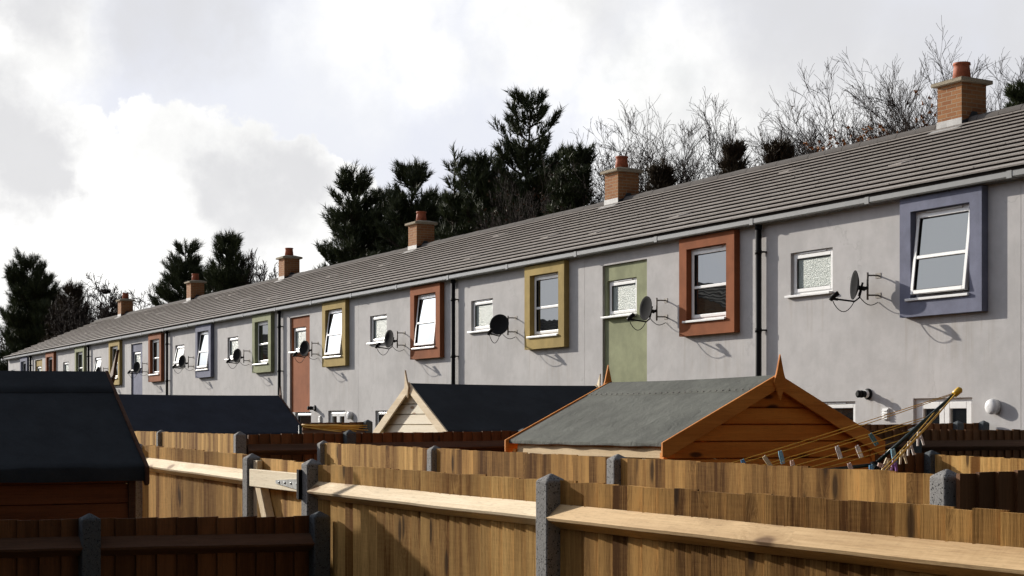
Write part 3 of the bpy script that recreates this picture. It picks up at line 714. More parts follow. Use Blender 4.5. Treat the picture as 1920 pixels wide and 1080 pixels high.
# near lit fence, right of the gate; runs from the camera's right away to the gate
xr = onY(2700, FY)[0]; xa, xb, xg0, xl = Xp(1043), Xp(593), Xp(480), Xp(266)
make_fence('honey-coloured close-board fence with pale rails, nearest, right of the gate', (xb, FY), (xb + 9.2, FY), 1.822, 1.785, [0, xa - xb, xa - xb + 3.02, xa - xb + 6.0], seed=4, railoff=.152, railmat=['rail', 'railtan', 'railtan'], boardmat=['fence', 'fencebrown', 'fencebrown'])
make_fence('short honey-coloured fence bay with bright rail between left shed and gate', (xl, FY), (xg0, FY), 1.892, 1.852, [0, xg0 - xl], seed=9, pitch=.10, postup=.02)
# second lit fence (boards on our side), behind the near one
q0 = at(612, 0, 14.5); q1 = at(1785, 0, 6.4); q2 = q1 + (q1 - q0).normalized() * 0.0
dv = (q1 - q0); L = dv.to_2d().length
def along(px):
    k = (px - 960) / FPX; # intersect sight line with the run
    dx, dy = FW.x + RT.x * k, FW.y + RT.y * k
    A = np.array([[dx, -dv.x], [dy, -dv.y]]); s_ = np.linalg.solve(A, np.array([q0.x, q0.y])); return s_[1] * L
make_fence('lit close-board fence with plain boards, second row behind the nearest fence', (q0.x, q0.y), (q1.x, q1.y), 1.888, 1.851, [0, along(822), along(1166), L], rails='far', seed=14, postup=.025, boardmat=['fence', 'fencebrown', 'fencebrown'])
# third lit fence, in front of the navy shed
c0 = onX(455, -13.9); q = Vector((-1.08, .111)).normalized()
a0 = Vector((c0[0], c0[1])); a1 = a0 + q * 7.8
make_fence('far lit close-board fence below the navy shed roof', (a1.x, a1.y), (a0.x, a0.y), 1.975, 1.965, [0, 3.9, 7.8], rails='far', seed=21, postup=.03)
# brown stained cross fences (seen from their shaded side)
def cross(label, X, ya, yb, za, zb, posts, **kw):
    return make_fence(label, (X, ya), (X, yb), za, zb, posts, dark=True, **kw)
cross('dark brown cross fence running from behind left lit fence past pale shed', -13.9, c0[1] + .05, 9.9, 1.965, 2.01, [1.0, 2.9, 4.98], rails='near', seed=31, darkpost=True, bays=[(.0, .97), (1.03, 2.87), (2.93, 4.95)])
cross('dark brown cross fence reaching the house wall behind the washing-line arm', -13.9, 9.95, 14.15, 2.03, 2.075, [0, onX(1793, -13.9)[1] - 9.95, 4.15], rails='near', seed=37, darkpost=True)
cross('dark brown fence with broad rail behind the washing-line pegs', -11.5, 8.3, 13.2, 2.0, 2.005, [0, 2.45, 4.9], rails='near', seed=33, darkpost=True, railoff=.155)
cross('dark brown fence at right edge joining the second lit fence', q1.x + .078, q1.y - .045, q1.y + 3.2, 1.853, 1.93, [3.245], rails='near', seed=35, bays=[(.0, 3.2)], railoff=.4)
cross('shaded dark fence across the bottom left corner, nearest', -8.41, .76, 3.36, 1.575, 1.53, [0, 1.30, 2.60], rails='near', seed=39, darkpost=True, pitch=.115, railoff=.145, postup=.035)
yb = onX(688, -18.8)[1]; ya_ = onX(567, -18.8)[1]
cross('far brown fence end showing above the folded washing line', -18.8, ya_, yb, 2.075, 2.09, [yb - ya_], rails='near', seed=41, darkpost=True, bays=[(.0, yb - ya_ - .03)])
# small lit fence in the right-hand garden
f0 = onX(1752, -8.9); f1x = onY(2050, f0[1] - .32)
make_fence('low sunlit fence strip with shadow, between pegs and right edge', (f0[0], f0[1]), (f1x[0] + .3, f0[1] - .25), 1.83, 1.80, [0, 3.0], rails='far', darkpost=True, seed=44, bays=[(.03, 3.2)])

cross('dark brown cross fence meeting the low sunlit strip at a grey post', f0[0] - .03, f0[1] - 1.7, f0[1] - .06, 1.83, 1.84, [0], rails='near', seed=45, darkpost=True, bays=[(.03, 1.64)], railoff=.4)
# ---- gate
xg1 = xb
gl = xg0 + .06; gr = xb - .06; gw = gr - gl
t = thing('garden_gate', 'pale new timber ledged gate with galvanised hinge between two concrete posts', 'gate', (gl, FY, 0))
mb = MB(); n = 9; rr = random.Random(5)
for k in range(n):
    w = (gw - .02) / n; xa_ = .01 + k * w; zt = 1.838 - .012 * k / n + rr.uniform(-.003, .003)
    mb.hexa([(xa_, .0, .06), (xa_ + w - .002, .006, .06), (xa_ + w - .002, .018, .06), (xa_, .016, .06), (xa_, .0, zt), (xa_ + w - .002, .006, zt), (xa_ + w - .002, .018, zt), (xa_, .016, zt)])
part('board_panel', mb, 'fence', t)
for x0, x1 in ((.0, .075), (gw - .075, gw)):
    mb = MB(); mb.box(x0, x1, -.04, -.004, .06, 1.825); bevel(part('stile', mb, 'gatewood', t), .004)
for z0, z1 in ((1.655, 1.765), (.9, 1.0), (.2, .31)):
    mb = MB(); mb.hexa([(.003, -.068, z0 + .006), (gw - .003, -.068, z0), (gw - .003, -.041, z0), (.003, -.041, z0 + .006), (.003, -.068, z1 + .006), (gw - .003, -.068, z1), (gw - .003, -.041, z1), (.003, -.041, z1 + .006)])
    bevel(part('ledge', mb, 'gateledge', t), .004)
mb = MB(); mb.hexa([(.50, -.06, 1.0), (.60, -.06, 1.0), (.60, -.005, 1.0), (.50, -.005, 1.0), (.085, -.06, 1.66), (.185, -.06, 1.66), (.185, -.005, 1.66), (.085, -.005, 1.66)]); bevel(part('brace', mb, 'gatewood', t), .004)
mb = MB(); mb.hexa([(gw - .42, -.074, 1.695), (gw - .0, -.074, 1.665), (gw - .0, -.0685, 1.665), (gw - .42, -.0685, 1.695), (gw - .42, -.074, 1.715), (gw - .0, -.074, 1.735), (gw, -.0685, 1.735), (gw - .42, -.0685, 1.715)])
for k in range(4): mb.lathe([(.008, 0), (.008, .003), (.004, .006)], (gw - .36 + k * .1, -.074, 1.704), (0, -1, 0), 10)
hg = part('hinge', mb, 'galv', t)
mb = MB(); mb.box(gw + .002, gw + .012, -.10, -.052, 1.62, 1.79); mb.box(gw + .02, gw + .03, -.10, -.052, 1.615, 1.785); mb.tube([(gw + .016, -.085, 1.62), (gw + .016, -.085, 1.79)], .010, 10); part('hinge_plate', mb, 'black', hg)

# ------------------------------------------------------------------ sheds
def make_shed(label, cx, cy, axis, half, length, rz_, ez, wallmat, endmat, feltmat, bargemat, seam=True, nails=False, seed=0, wallz=None, name='garden_shed', tilt=(0, 0), fascia=.07, bargew=.10, over=.07):
    """ridge along local y; local +x slope first. axis 'y' keeps it, 'x' turns the shed so that its ridge lies along world x"""
    r = random.Random(seed)
    t = thing(name, label, 'shed', (cx, cy, 0), 0 if axis == 'y' else R(90), 'garden sheds')
    hl = length / 2; tan = (rz_ - ez) / half; wx = half - over; wl = hl - .05; wz = rz_ - tan * wx - .035
    # shiplap walls: long sides
    for sgn in (1, -1):
        mb = MB(); z = .05; k = 0
        while z < wz - .01:
            z1 = min(z + .118, wz)
            mb.hexa([(sgn * (wx - .014), -wl + .03, z), (sgn * (wx - .014), wl - .03, z), (sgn * wx, wl - .03, z + .006), (sgn * wx, -wl + .03, z + .006),
                     (sgn * (wx - .014), -wl + .03, z1 - .002), (sgn * (wx - .014), wl - .03, z1 - .002), (sgn * (wx - .007), wl - .03, z1 - .002), (sgn * (wx - .007), -wl + .03, z1 - .002)]); z = z1
        part('side_wall', mb, wallmat, t)
    for sgn in (1, -1):
        mb = MB(); z = .05
        zr = rz_ - .04
        while z < zr - .02:
            z1 = min(z + .118, zr)
            def hx(zz): return min(wx - .02, (zr - zz) / tan)
            a, b = hx(z), max(.004, hx(z1 - .002))
            if z < wz < z1 - .004:      # the board across the eaves line keeps its width
                a = wx - .02
            y0, y1 = sgn * (wl - .014), sgn * wl
            mb.hexa([(-a, y0, z), (a, y0, z), (a, y1, z + .006), (-a, y1, z + .006), (-b, y0, z1 - .004), (b, y0, z1 - .004), (b, sgn * (wl - .003), z1 - .008), (-b, sgn * (wl - .003), z1 - .008)]); z = z1
        part('gable_wall', mb, endmat, t)
        for sx in (1, -1):
            cb = MB(); cb.box(sx * wx - .02 if sx > 0 else sx * wx - .012, sx * wx + .012 if sx > 0 else sx * wx + .02, min(sgn * (wl - .03), sgn * (wl + .012)), max(sgn * (wl - .03), sgn * (wl + .012)), .05, wz - .05)
            part('corner_trim', cb, bargemat, t)
    # felt roof with wrinkles, folded over the eaves
    mb = MB(); NX, NY = 22, 26; ph = [r.uniform(0, 6) for _ in range(6)]
    def wr(u, v): return .004 * math.sin(9 * v + ph[0] + 4 * u) * u + .003 * math.sin(23 * v + ph[1] - 7 * u) * u + .002 * math.sin(41 * v + ph[2] + 3 * u) * u
    prof = []
    for sgn in (1, -1):
        vs = []; cols = []
        us = [i / NX for i in range(NX + 1)]
        for u in us:
            for j in range(NY + 1):
                v = j / NY * 2 - 1
                vs.append((sgn * half * u, v * hl, rz_ - tan * half * u + wr(u, v) - .008 * math.sin(math.pi * (v + 1) / 2)))
        for j in range(NY + 1):
            v = j / NY * 2 - 1; vs.append((sgn * (half + .004), v * hl, ez - .012 + wr(1, v)))
        for j in range(NY + 1):
            v = j / NY * 2 - 1; vs.append((sgn * (half + .002 + .006 * math.sin(17 * v + ph[3])), v * hl, ez - fascia + .002 * math.sin(11 * v + ph[4])))
        rows = NX + 3; fs = []
        for i in range(rows - 1):
            for j in range(NY):
                a = i * (NY + 1) + j; q = (a, a + 1, a + NY + 2, a + NY + 1); fs.append(q if sgn < 0 else q[::-1])
        mb.add(vs, fs, 0, True)
        # underside
        mb.hexa([(0, -hl + .01, rz_ - .03), (sgn * (half - .012), -hl + .01, ez - .03), (sgn * (half - .012), hl - .01, ez - .03), (0, hl - .01, rz_ - .03),
                 (0, -hl + .01, rz_ - .013), (sgn * (half - .012), -hl + .01, ez - .013), (sgn * (half - .012), hl - .01, ez - .013), (0, hl - .01, rz_ - .013)], 1)
        if seam:   # ridge strip lapped over the slope
            us_ = [0, .08, .16, .235]; vs = []
            for u in us_:
                for j in range(NY + 1):
                    v = j / NY * 2 - 1; vs.append((sgn * half * u, v * (hl + .002), rz_ - tan * half * u + .006 + wr(u, v) - .008 * math.sin(math.pi * (v + 1) / 2)))
            for j in range(NY + 1):
                v = j / NY * 2 - 1; u = .236; vs.append((sgn * half * u, v * (hl + .002), rz_ - tan * half * u + .0005 + wr(u, v) - .008 * math.sin(math.pi * (v + 1) / 2)))
            fs = []
            for i in range(4):
                for j in range(NY):
                    a = i * (NY + 1) + j; q = (a, a + 1, a + NY + 2, a + NY + 1); fs.append(q if sgn < 0 else q[::-1])
            mb.add(vs, fs, 0, True)
    rf = part('felt_roof', mb, [feltmat, bargemat], t)
    if nails:
        nb = MB()
        for sgn in (1, -1):
            for k in range(28):
                v = -1 + 2 * (k + .5) / 28; u = .222
                nb.lathe([(.007, 0), (.006, .004), (.002, .005)], (sgn * half * u, v * hl, rz_ - tan * half * u + .006 - .008 * math.sin(math.pi * (v + 1) / 2)), (sgn * tan, 0, 1), 8)
        part('nails', nb, 'rod', rf)
    # bargeboards and finials
    for sy in (1, -1):
        for sx in (1, -1):
            b = MB(); y0, y1 = sy * (hl + .002), sy * (hl + .022); x1 = sx * (half + .03); zt0 = rz_ + .012; zt1 = rz_ + .012 - tan * (half + .03); bw = bargew
            pl = [(sx * .001, zt0), (x1, zt1), (x1, zt1 - bw * 1.0), (sx * (half - .01), zt1 - bw * 1.12), (sx * .001, zt0 - bw * 1.12)]
            b.prism(pl if sx * sy > 0 else pl[::-1], 'y', y0, y1); bevel(part('bargeboard', b, bargemat, t), .003)
        f = MB(); y0, y1 = sy * (hl + .024), sy * (hl + .042); w = .055
        tl = tilt[0 if sy > 0 else 1]
        pl = [(0, rz_ + .15), (w * .55, rz_ + .02), (w, rz_ - .05), (w * .55, rz_ - .10), (0, rz_ - .175), (-w * .55, rz_ - .10), (-w, rz_ - .05), (-w * .55, rz_ + .02)]
        f.prism(pl, 'y', y0, y1)
        f.v = [(x, y + tl * (z - rz_ + .1) * sy, z) for x, y, z in f.v]
        bevel(part('finial', f, bargemat, t), .003)
    return t
# left: ridge along y, its slope towards us
make_shed('big dark-felted shed filling the left edge, red-brown boards below', -10.22, 2.61 - 1.12, 'y', .93, 2.24, 2.392, 1.808, 'shedred', 'shedred', 'felt', 'bargebrown', seed=2, tilt=(.22, 0), fascia=.09)
make_shed('low shed with plain navy felt roof behind the far lit fence', -22.74, 8.45 - 1.35, 'y', 1.12, 2.7, 2.50, 1.935, 'fencedark', 'fencedark', 'feltnavy', 'bargebrown', seam=False, seed=3, fascia=.08)
make_shed('shed with bright pale gable and charcoal felt roof, centre', -16.37, (7.67 + 10.16) / 2, 'y', .96, 2.49, 2.53, 1.985, 'shedpaley', 'shedpale', 'feltblack', 'bargepale', seam=False, seed=4, tilt=(.18, .10), fascia=.05)
make_shed('orange-brown shed with sunlit grey felt roof and pointed finial', -(8.75 + 10.94) / 2, 6.93, 'x', .945, 2.17, 2.395, 1.935, 'shedorangex', 'shedorange', 'feltgrey', 'bargeorange', nails=True, seed=5, fascia=.03, over=.028, bargew=.092)

# ------------------------------------------------------------------ rotary washing line with pegs
def P(px, py, z): return at(px, py, z)
hub = P(1640, 871, 8.9)
t = thing('rotary_airer', 'tilted rotary washing line with green arm, yellow tip and yellow lines', 'washing line', (hub.x, hub.y, 0))
o = Vector((hub.x, hub.y, 0))
tips = [P(1797, 733, 9.0), P(1170, 926, 9.3), P(1560, 985, 7.55), P(1960, 900, 10.0)]
pl = MB(); pl.tube([Vector((.12, -.05, 0)), hub - o], .022, 12); part('pole', pl, 'armgreen', t)
hb = MB(); hb.tube([hub - o + Vector((.01, 0, -.05)), hub - o + Vector((-.005, 0, .015))], .022, 12); part('hub', hb, 'black', t)
for k, tp in enumerate(tips[:3]):
    a = MB(); a.tube([hub - o, tp - o], .0105, 10); ar = part('arm', a, 'armgreen', t)
    e = MB(); dd = (tp - hub).normalized(); e.tube([tp - o - dd * .035, tp - o + dd * .012, tp - o + dd * .022], [.018, .020, .010], 10)
    w = dd.cross(Vector((0, 0, 1))).normalized(); e.tube([tp - o - w * .022 + dd * .005, tp - o + w * .022 + dd * .005], .009, 8); part('tip_cap', e, 'tipyellow', ar)
LP = {}
def sag(a, b, s_): return [a.lerp(b, k / 12) + Vector((0, 0, -s_ * math.sin(math.pi * k / 12))) for k in range(13)]
def strand(t0, t1, f0, f1, s_=.012):
    a = hub.lerp(tips[t0], f0); b = hub.lerp(tips[t1], f1)
    pts = sag(a, b, s_); m_ = MB(); m_.tube([p_ - o for p_ in pts], .0026, 6); part('line', m_, 'line', t); return pts
for (f0, f1, s_) in ((.985, .985, .01), (.965, .945, .022), (.66, .72, .0), (.62, .68, .008), (.47, .52, .008), (.34, .38, .008), (.22, .26, .004)): strand(0, 1, f0, f1, s_)
for (f0, f1, s_) in ((.985, .99, .01), (.96, .93, .02), (.985, .75, .03), (.72, .62, .02)): strand(0, 2, f0, f1, s_)

def peg_mesh(openv, mat):
    m_ = MB()
    for sg in (1, -1):
        pr = [(sg * .0005, .0), (sg * (.001 + openv * .2), .018), (sg * (.001 + openv * .45), .04), (sg * (.002 + openv), .075), (sg * (.012 + openv), .075), (sg * (.012 + openv * .5), .04), (sg * .012, .015), (sg * .009, -.002)]
        pr = [(a, -b + .02) for a, b in pr]
        m_.prism(pr if sg > 0 else pr[::-1], 'y', -.006, .006)
    m_.tube([(0, -.008, -.012), (0, .008, -.012)], .005, 8)
    return m_.mesh('clothes_peg', mat)
PEGS = [(1394, 868, 'pegblue', 20, 0, 9.1, 'small blue peg leftmost on the washing line'), (1436, 861, 'pegcream', 35, 0, 9.1, 'cream peg slanting second from the left on the washing line'), (1464, 852, 'pegsky', 14, 0, 9.1, 'pale blue peg hanging on the left end of the lines'),
        (1486, 870, 'pegpink', 12, 0, 9.1, 'pinkish peg low on lines, just above lit fence'), (1571, 843, 'pegwhite', 18, 0, 9.0, 'white peg left of the slanting pair before shed gable'), (1609, 842, 'pegwhite', 22, 0, 9.0, 'long white peg on lines before shed bargeboard'),
        (1635, 819, 'pegteal', 32, 0, 9.0, 'dark teal peg on lines over the bargeboard tip'), (1594, 875, 'pegpink', 20, 0, 8.9, 'pink peg half hidden by the fence near hub'),
        (1724, 817, 'pegwhite', 8, .010, 8.75, 'open white peg highest on the right-hand lines'), (1706, 835, 'pegwhite', 6, .009, 8.7, 'open white peg second highest on right-hand lines'), (1692, 851, 'pegcream', 6, .011, 8.65, 'open cream peg third on the right-hand lines'),
        (1675, 849, 'pegsky', 10, .0, 8.62, 'light blue peg clipped above the purple one'), (1677, 868, 'pegpurple', -3, .008, 8.62, 'purple peg hanging below the light blue one'), (1663, 866, 'pegcream', -15, .006, 8.6, 'cream peg left of the purple one'),
        (1653, 873, 'pegpink', 70, .0, 8.6, 'pink peg turned sideways beside hub'), (1634, 879, 'pegblue', 10, .004, 8.6, 'blue peg by the black hub'), (1661, 882, 'peggrey', 0, .006, 8.6, 'grey-green peg lowest at the fence top')]
camrot = math.atan2(RT.y, RT.x)
for (px, py, mat, ang, ov, zz, lb) in PEGS:
    pos = P(px, py, zz)
    tp = thing('clothes_peg', lb, 'clothes peg', pos, 0, 'pegs on the washing line', data=peg_mesh(ov, mat))
    tp.rotation_euler = (Matrix.Rotation(camrot, 3, 'Z') @ Matrix.Rotation(R(-ang), 3, 'Y')).to_euler()
# folded yellow washing line beyond the brown fence
fo = at(563, 797, 17.3)
t2 = thing('washing_line', 'folded yellow washing line strands above the dark fence, left of pale shed', 'washing line', (fo.x, fo.y, 0))
o2 = Vector((fo.x, fo.y, 0))
pl = MB(); pl.tube([Vector((0, 0, 0)), fo - o2], .02, 10); part('pole', pl, 'armgreen', t2)
for k, (ya, ye, xe) in enumerate([(796, 797.5, 688), (797, 799, 674), (797.5, 801.5, 688), (798, 804, 672), (799, 806.5, 690), (799.5, 808.5, 668), (800, 809.5, 640), (798, 796, 640)]):
    a, b = at(566, ya, 17.3), at(xe, ye, 17.0); m_ = MB(); m_.tube([p_ - o2 for p_ in sag(a, b, .004)], .006, 6); part('line', m_, 'line', t2)

# ------------------------------------------------------------------ trees
def mesh_np(name, V, F, mats, mi=None, smooth=False):
    me = bpy.data.meshes.new(name); F = np.asarray(F, dtype=np.int32); nv, nf, k = len(V), len(F), F.shape[1]
    me.vertices.add(nv); me.vertices.foreach_set('co', np.asarray(V, dtype=np.float32).ravel())
    me.loops.add(nf * k); me.loops.foreach_set('vertex_index', F.ravel()); me.polygons.add(nf)
    me.polygons.foreach_set('loop_start', np.arange(0, nf * k, k, dtype=np.int32))
    for m_ in (mats if isinstance(mats, (list, tuple)) else [mats]): me.materials.append(M[m_])
    if smooth: me.polygons.foreach_set('use_smooth', np.ones(nf, dtype=bool))
    me.update(calc_edges=True); return me
def seg_mesh(name, segs, mat, n=4):
    segs = np.array(segs, dtype=np.float64)          # p0(3) p1(3) r0 r1
    p0, p1, r0, r1 = segs[:, :3], segs[:, 3:6], segs[:, 6], segs[:, 7]
    t = p1 - p0; t /= np.linalg.norm(t, axis=1, keepdims=True) + 1e-9
    a = np.where(np.abs(t[:, 2:3]) < .9, np.array([[0, 0, 1.]]), np.array([[1., 0, 0]]))
    u = np.cross(t, a); u /= np.linalg.norm(u, axis=1, keepdims=True); w = np.cross(t, u)
    ang = np.arange(n) * 2 * np.pi / n; ring = u[:, None, :] * np.cos(ang)[None, :, None] + w[:, None, :] * np.sin(ang)[None, :, None]
    V = np.concatenate([p0[:, None, :] + ring * r0[:, None, None], p1[:, None, :] + ring * r1[:, None, None]], axis=1)
    N_ = len(segs); base = (np.arange(N_) * 2 * n)[:, None, None]; k = np.arange(n)
    F = np.stack([k, (k + 1) % n, n + (k + 1) % n, n + k], axis=1)[None] + base
    return mesh_np(name, V.reshape(-1, 3), F.reshape(-1, 4), mat, smooth=True)
def needle_mesh(name, shoots, mat, nn=26, width=.03, r=None, tmax=.85):
    sh = np.array(shoots, dtype=np.float64); c, ax, ln = sh[:, :3], sh[:, 3:6], sh[:, 6]     # base, axis, length
    ax = ax / (np.linalg.norm(ax, axis=1, keepdims=True) + 1e-9); N_ = len(sh)
    a = np.where(np.abs(ax[:, 2:3]) < .9, np.array([[0, 0, 1.]]), np.array([[1., 0, 0]]))
    u = np.cross(ax, a); u /= np.linalg.norm(u, axis=1, keepdims=True); w = np.cross(ax, u)
    th = r.uniform(0, 2 * np.pi, (N_, nn)); s_ = r.uniform(0, 1, (N_, nn)); tilt = r.uniform(.2, tmax, (N_, nn))
    rad = u[:, None] * np.cos(th)[..., None] + w[:, None] * np.sin(th)[..., None]
    base = c[:, None] + ax[:, None] * (s_ * ln[:, None])[..., None]
    dirn = ax[:, None] * np.cos(tilt)[..., None] + rad * np.sin(tilt)[..., None]
    L_ = (ln[:, None] * r.uniform(.45, .75, (N_, nn)))[..., None]
    side = np.cross(dirn, r.normal(size=(N_, nn, 3))); side /= np.linalg.norm(side, axis=2, keepdims=True) + 1e-9
    V = np.stack([base - side * width / 2, base + side * width / 2, base + dirn * L_], axis=2)
    return mesh_np(name, V.reshape(-1, 3), np.arange(N_ * nn * 3).reshape(-1, 3), mat)

def pine(seed, H, width, low=.12, power=.85, gap=.5, density=1.0, top_open=.2, shoot=.34, mat='needle', nn=24, lean=0.0):
    """trunk and crown meshes of a pine of height H and crown width (at its widest)"""
    r = np.random.default_rng(seed); trunk = []; shoots = []
    def tp(z): return np.array([lean * z / H * .3 + .12 * math.sin(z * .7 + seed), .12 * math.cos(z * .55 + seed * 2), z])
    zs = np.linspace(0, H * .985, 18)
    for a, b in zip(zs[:-1], zs[1:]): trunk.append([*tp(a), *tp(b), .17 * (1 - a / H) * H / 12 + .025, .17 * (1 - b / H) * H / 12 + .02])
    z = low * H
    while z < H * .97:
        f = (z / H - low) / (1 - low); Lb = width / 2 * (max(0.03, 1 - f) ** power) * (0.55 + .45 * min(1, f * 6))
        nb = int(r.integers(5, 9)) if f < .8 else int(r.integers(3, 6))
        a0 = r.uniform(0, 6.28)
        for k in range(nb):
            if r.uniform() < top_open * f * .45: continue
            az = a0 + k * 6.283 / nb + r.normal() * .35; Lk = Lb * r.uniform(.55, 1.2) + .12
            rise = r.uniform(.02, .35) + f * .9; n = max(4, int(Lk / .26)); p = tp(z); dcur = np.array([math.cos(az), math.sin(az), rise * .5]); pts = [p]
            for i in range(n):
                dcur = dcur + np.array([r.normal() * .08, r.normal() * .08, .05 + .03 * f + r.normal() * .05]); dcur /= np.linalg.norm(dcur); pts.append(pts[-1] + dcur * Lk / n)
            for i in range(n):
                rr = .045 * (1 - i / n) * min(1, Lk / 1.5) + .008; trunk.append([*pts[i], *pts[i + 1], rr, rr * .85])
                fr = (i + 1) / n
                if fr < .22: continue
                m = r.poisson((1.2 + 3.2 * fr) * density)
                for _ in range(m):
                    sd = np.cross(dcur, [0, 0, 1]) * r.choice([-1, 1]) * r.uniform(.2, 1.1) + dcur * r.uniform(.3, 1.0) + np.array([0, 0, r.uniform(-.05, .55)])
                    sd /= np.linalg.norm(sd); st = pts[i] + (pts[i + 1] - pts[i]) * r.uniform() ; tw = r.uniform(.1, .5) * min(1, .4 + Lk * .4) * (1.15 - fr * .6)
                    e = st + sd * tw; trunk.append([*st, *e, .010, .007])
                    up = sd + np.array([0, 0, .35 + .35 * f]); shoots.append([*e, *up, shoot * r.uniform(.7, 1.2)])
                    if tw > .22: shoots.append([*(st + sd * tw * .45), *(sd + r.normal(size=3) * .4), shoot * r.uniform(.6, 1.0)])
            up = dcur + np.array([0, 0, .4]); shoots.append([*pts[-1], *up, shoot * 1.15])
        z += gap * r.uniform(.65, 1.25) * (1.0 if f < .7 else .8)
    for k in range(4): shoots.append([*tp(H * (.955 + .01 * k)), r.normal() * .25, r.normal() * .25, 1, shoot * 1.2])
    return seg_mesh('trunk', trunk, 'bark', 5), needle_mesh('crown', shoots, mat, nn, .034, r)

def treeplace(px, Y): X, Y_, Z = onY(px, Y); return X, Y, Z
PINES = [ # px, Y, top py, crown width px, seed, kwargs, label
 (668, 29, 300, 205, 1, dict(low=.14, power=.75, gap=.55), 'broad dark pine at the left end of the big central clump'),
 (775, 30.5, 292, 160, 2, dict(low=.15, power=.62, gap=.55), 'dark round-topped pine between two chimneys, second in the clump'),
 (850, 28, 268, 74, 3, dict(low=.15, power=.95, gap=.75, density=.55, top_open=.9), 'thin spire-topped young pine in the clump'),
 (905, 29, 280, 190, 4, dict(low=.15, power=.55, gap=.5), 'dense dark pine just left of the tallest pine'),
 (990, 30, 163, 200, 5, dict(low=.15, power=.50, gap=.62, top_open=.55, density=.95), 'tallest dark pine, rising above all other trees'),
 (1075, 28.5, 268, 130, 6, dict(low=.15, power=.6, gap=.55), 'dark pine filling right side of the central clump'),
 (58, 31, 482, 118, 7, dict(low=.1, power=.42, gap=.6), 'large dark pine at the far left end of the terrace'),
 (138, 30, 530, 125, 8, dict(low=.1, power=.85, gap=.65, mat='needlebrown'), 'low bushy brownish pine beside the far left pine'),
 (345, 31, 450, 118, 9, dict(low=.12, power=.60, gap=.6), 'left of the twin pines behind the far chimneys'),
 (428, 30, 437, 126, 10, dict(low=.12, power=.62, gap=.6), 'right of the twin pines behind the far chimneys'),
 (722, 33, 352, 150, 21, dict(low=.12, power=.6, gap=.5), 'lower dark pine filling the gap behind two left pines of the clump'),
 (835, 33, 362, 150, 22, dict(low=.12, power=.55, gap=.5), 'lower dark pine filling the clump below the spire-topped pine'),
 (945, 33.5, 318, 150, 23, dict(low=.12, power=.5, gap=.5), 'dark pine partly hidden behind the tallest pine, to its left'),
 (1035, 32, 290, 130, 24, dict(low=.12, power=.5, gap=.5), 'dark pine partly hidden behind the tallest pine, to its right'),
 (385, 32, 505, 110, 25, dict(low=.1, power=.5, gap=.5), 'low dark pine filling the gap between the twin pines'),
 (95, 33, 545, 110, 26, dict(low=.1, power=.5, gap=.5), 'low dark pine between the far left pine and its bushy neighbour'),
 (1930, 27, 130, 90, 12, dict(low=.3, power=1.0, gap=1.1), 'dark pine cut by the right edge above the roof'),
 (1232, 27.5, 292, 90, 13, dict(low=.3, power=1.15, gap=.75, mat='needlebrown'), 'small dark conifer just right of the second chimney'),
 (1372, 27.5, 262, 95, 14, dict(low=.3, power=1.15, gap=.75, mat='needlebrown'), 'small dark conifer below bare trees, midway along the ridge'),
 (1462, 28, 255, 130, 15, dict(low=.3, power=1.1, gap=.75, mat='needlebrown'), 'small dark conifer below bare trees, right of its twin'),
]
for (px, Y, top, wpx, seed, kw, lb) in PINES:
    X, Y_, Z = treeplace(px, Y); H = zat(top, Z) * .968; wd = wpx * Z / FPX
    sh = .30 * Z / 60 + .12; kw = dict(kw); kw['gap'] = kw.get('gap', .5) * (.98 if px < 1200 else .55); kw['density'] = kw.get('density', 1) * 1.35; wd *= 1.4
    tm, cm = pine(seed, H, wd, shoot=sh, **kw)
    t = thing('pine_tree', lb, 'tree', (X, Y, 0), 0, 'pines behind the terrace'); put('trunk', tm, t); put('crown', cm, t)

def bare(seed, H, spread, levels=4, upright=.8, leaf=0, twmin=.007, nmain=15, fork=.22):
    r = np.random.default_rng(seed); big = []; small = []; leaves = []
    def grow(p, dirn, L, rad, lev):
        n = max(3, int(L / (.28 if lev > 1 else .45))); pts = [p]; dcur = dirn / np.linalg.norm(dirn); wob = .06 + .035 * lev
        for i in range(n):
            dcur = dcur + r.normal(size=3) * wob + np.array([0, 0, .05 * upright]); dcur /= np.linalg.norm(dcur); pts.append(pts[-1] + dcur * L / n)
            ra = rad * (1 - .75 * i / n); rb = rad * (1 - .75 * (i + 1) / n)
            (big if lev <= 1 else small).append([*pts[i], *pts[i + 1], max(ra, twmin), max(rb, twmin * .8)])
        if lev >= levels:
            if leaf and r.uniform() < leaf: leaves.append([*pts[-1], *r.normal(size=3), .13 if seed == 50 else .085])
            return
        k = int({0: nmain, 1: 7, 2: 6, 3: 4.5}.get(lev, 3) * r.uniform(.75, 1.25) + .5)
        for j in range(k):
            s_ = r.uniform(.25 if lev else fork, 1.0); i = min(n - 1, int(s_ * n)); b = pts[i] + (pts[i + 1] - pts[i]) * (s_ * n - i)
            seg = pts[i + 1] - pts[i]; seg /= np.linalg.norm(seg); side = np.cross(seg, r.normal(size=3)); side /= np.linalg.norm(side) + 1e-9
            an = r.uniform(.35, .8) * spread; nd = seg * math.cos(an) + side * math.sin(an) + np.array([0, 0, .12 * upright])
            grow(b, nd, L * r.uniform(.38, .66) * (1.15 - .4 * s_), rad * (1 - .7 * s_) * .62 + .003, lev + 1)
    grow(np.array([0, 0, 0.]), np.array([r.normal() * .06, r.normal() * .06, 1.]), H * .86, H * .0085 + .02, 0)
    return big, small, leaves
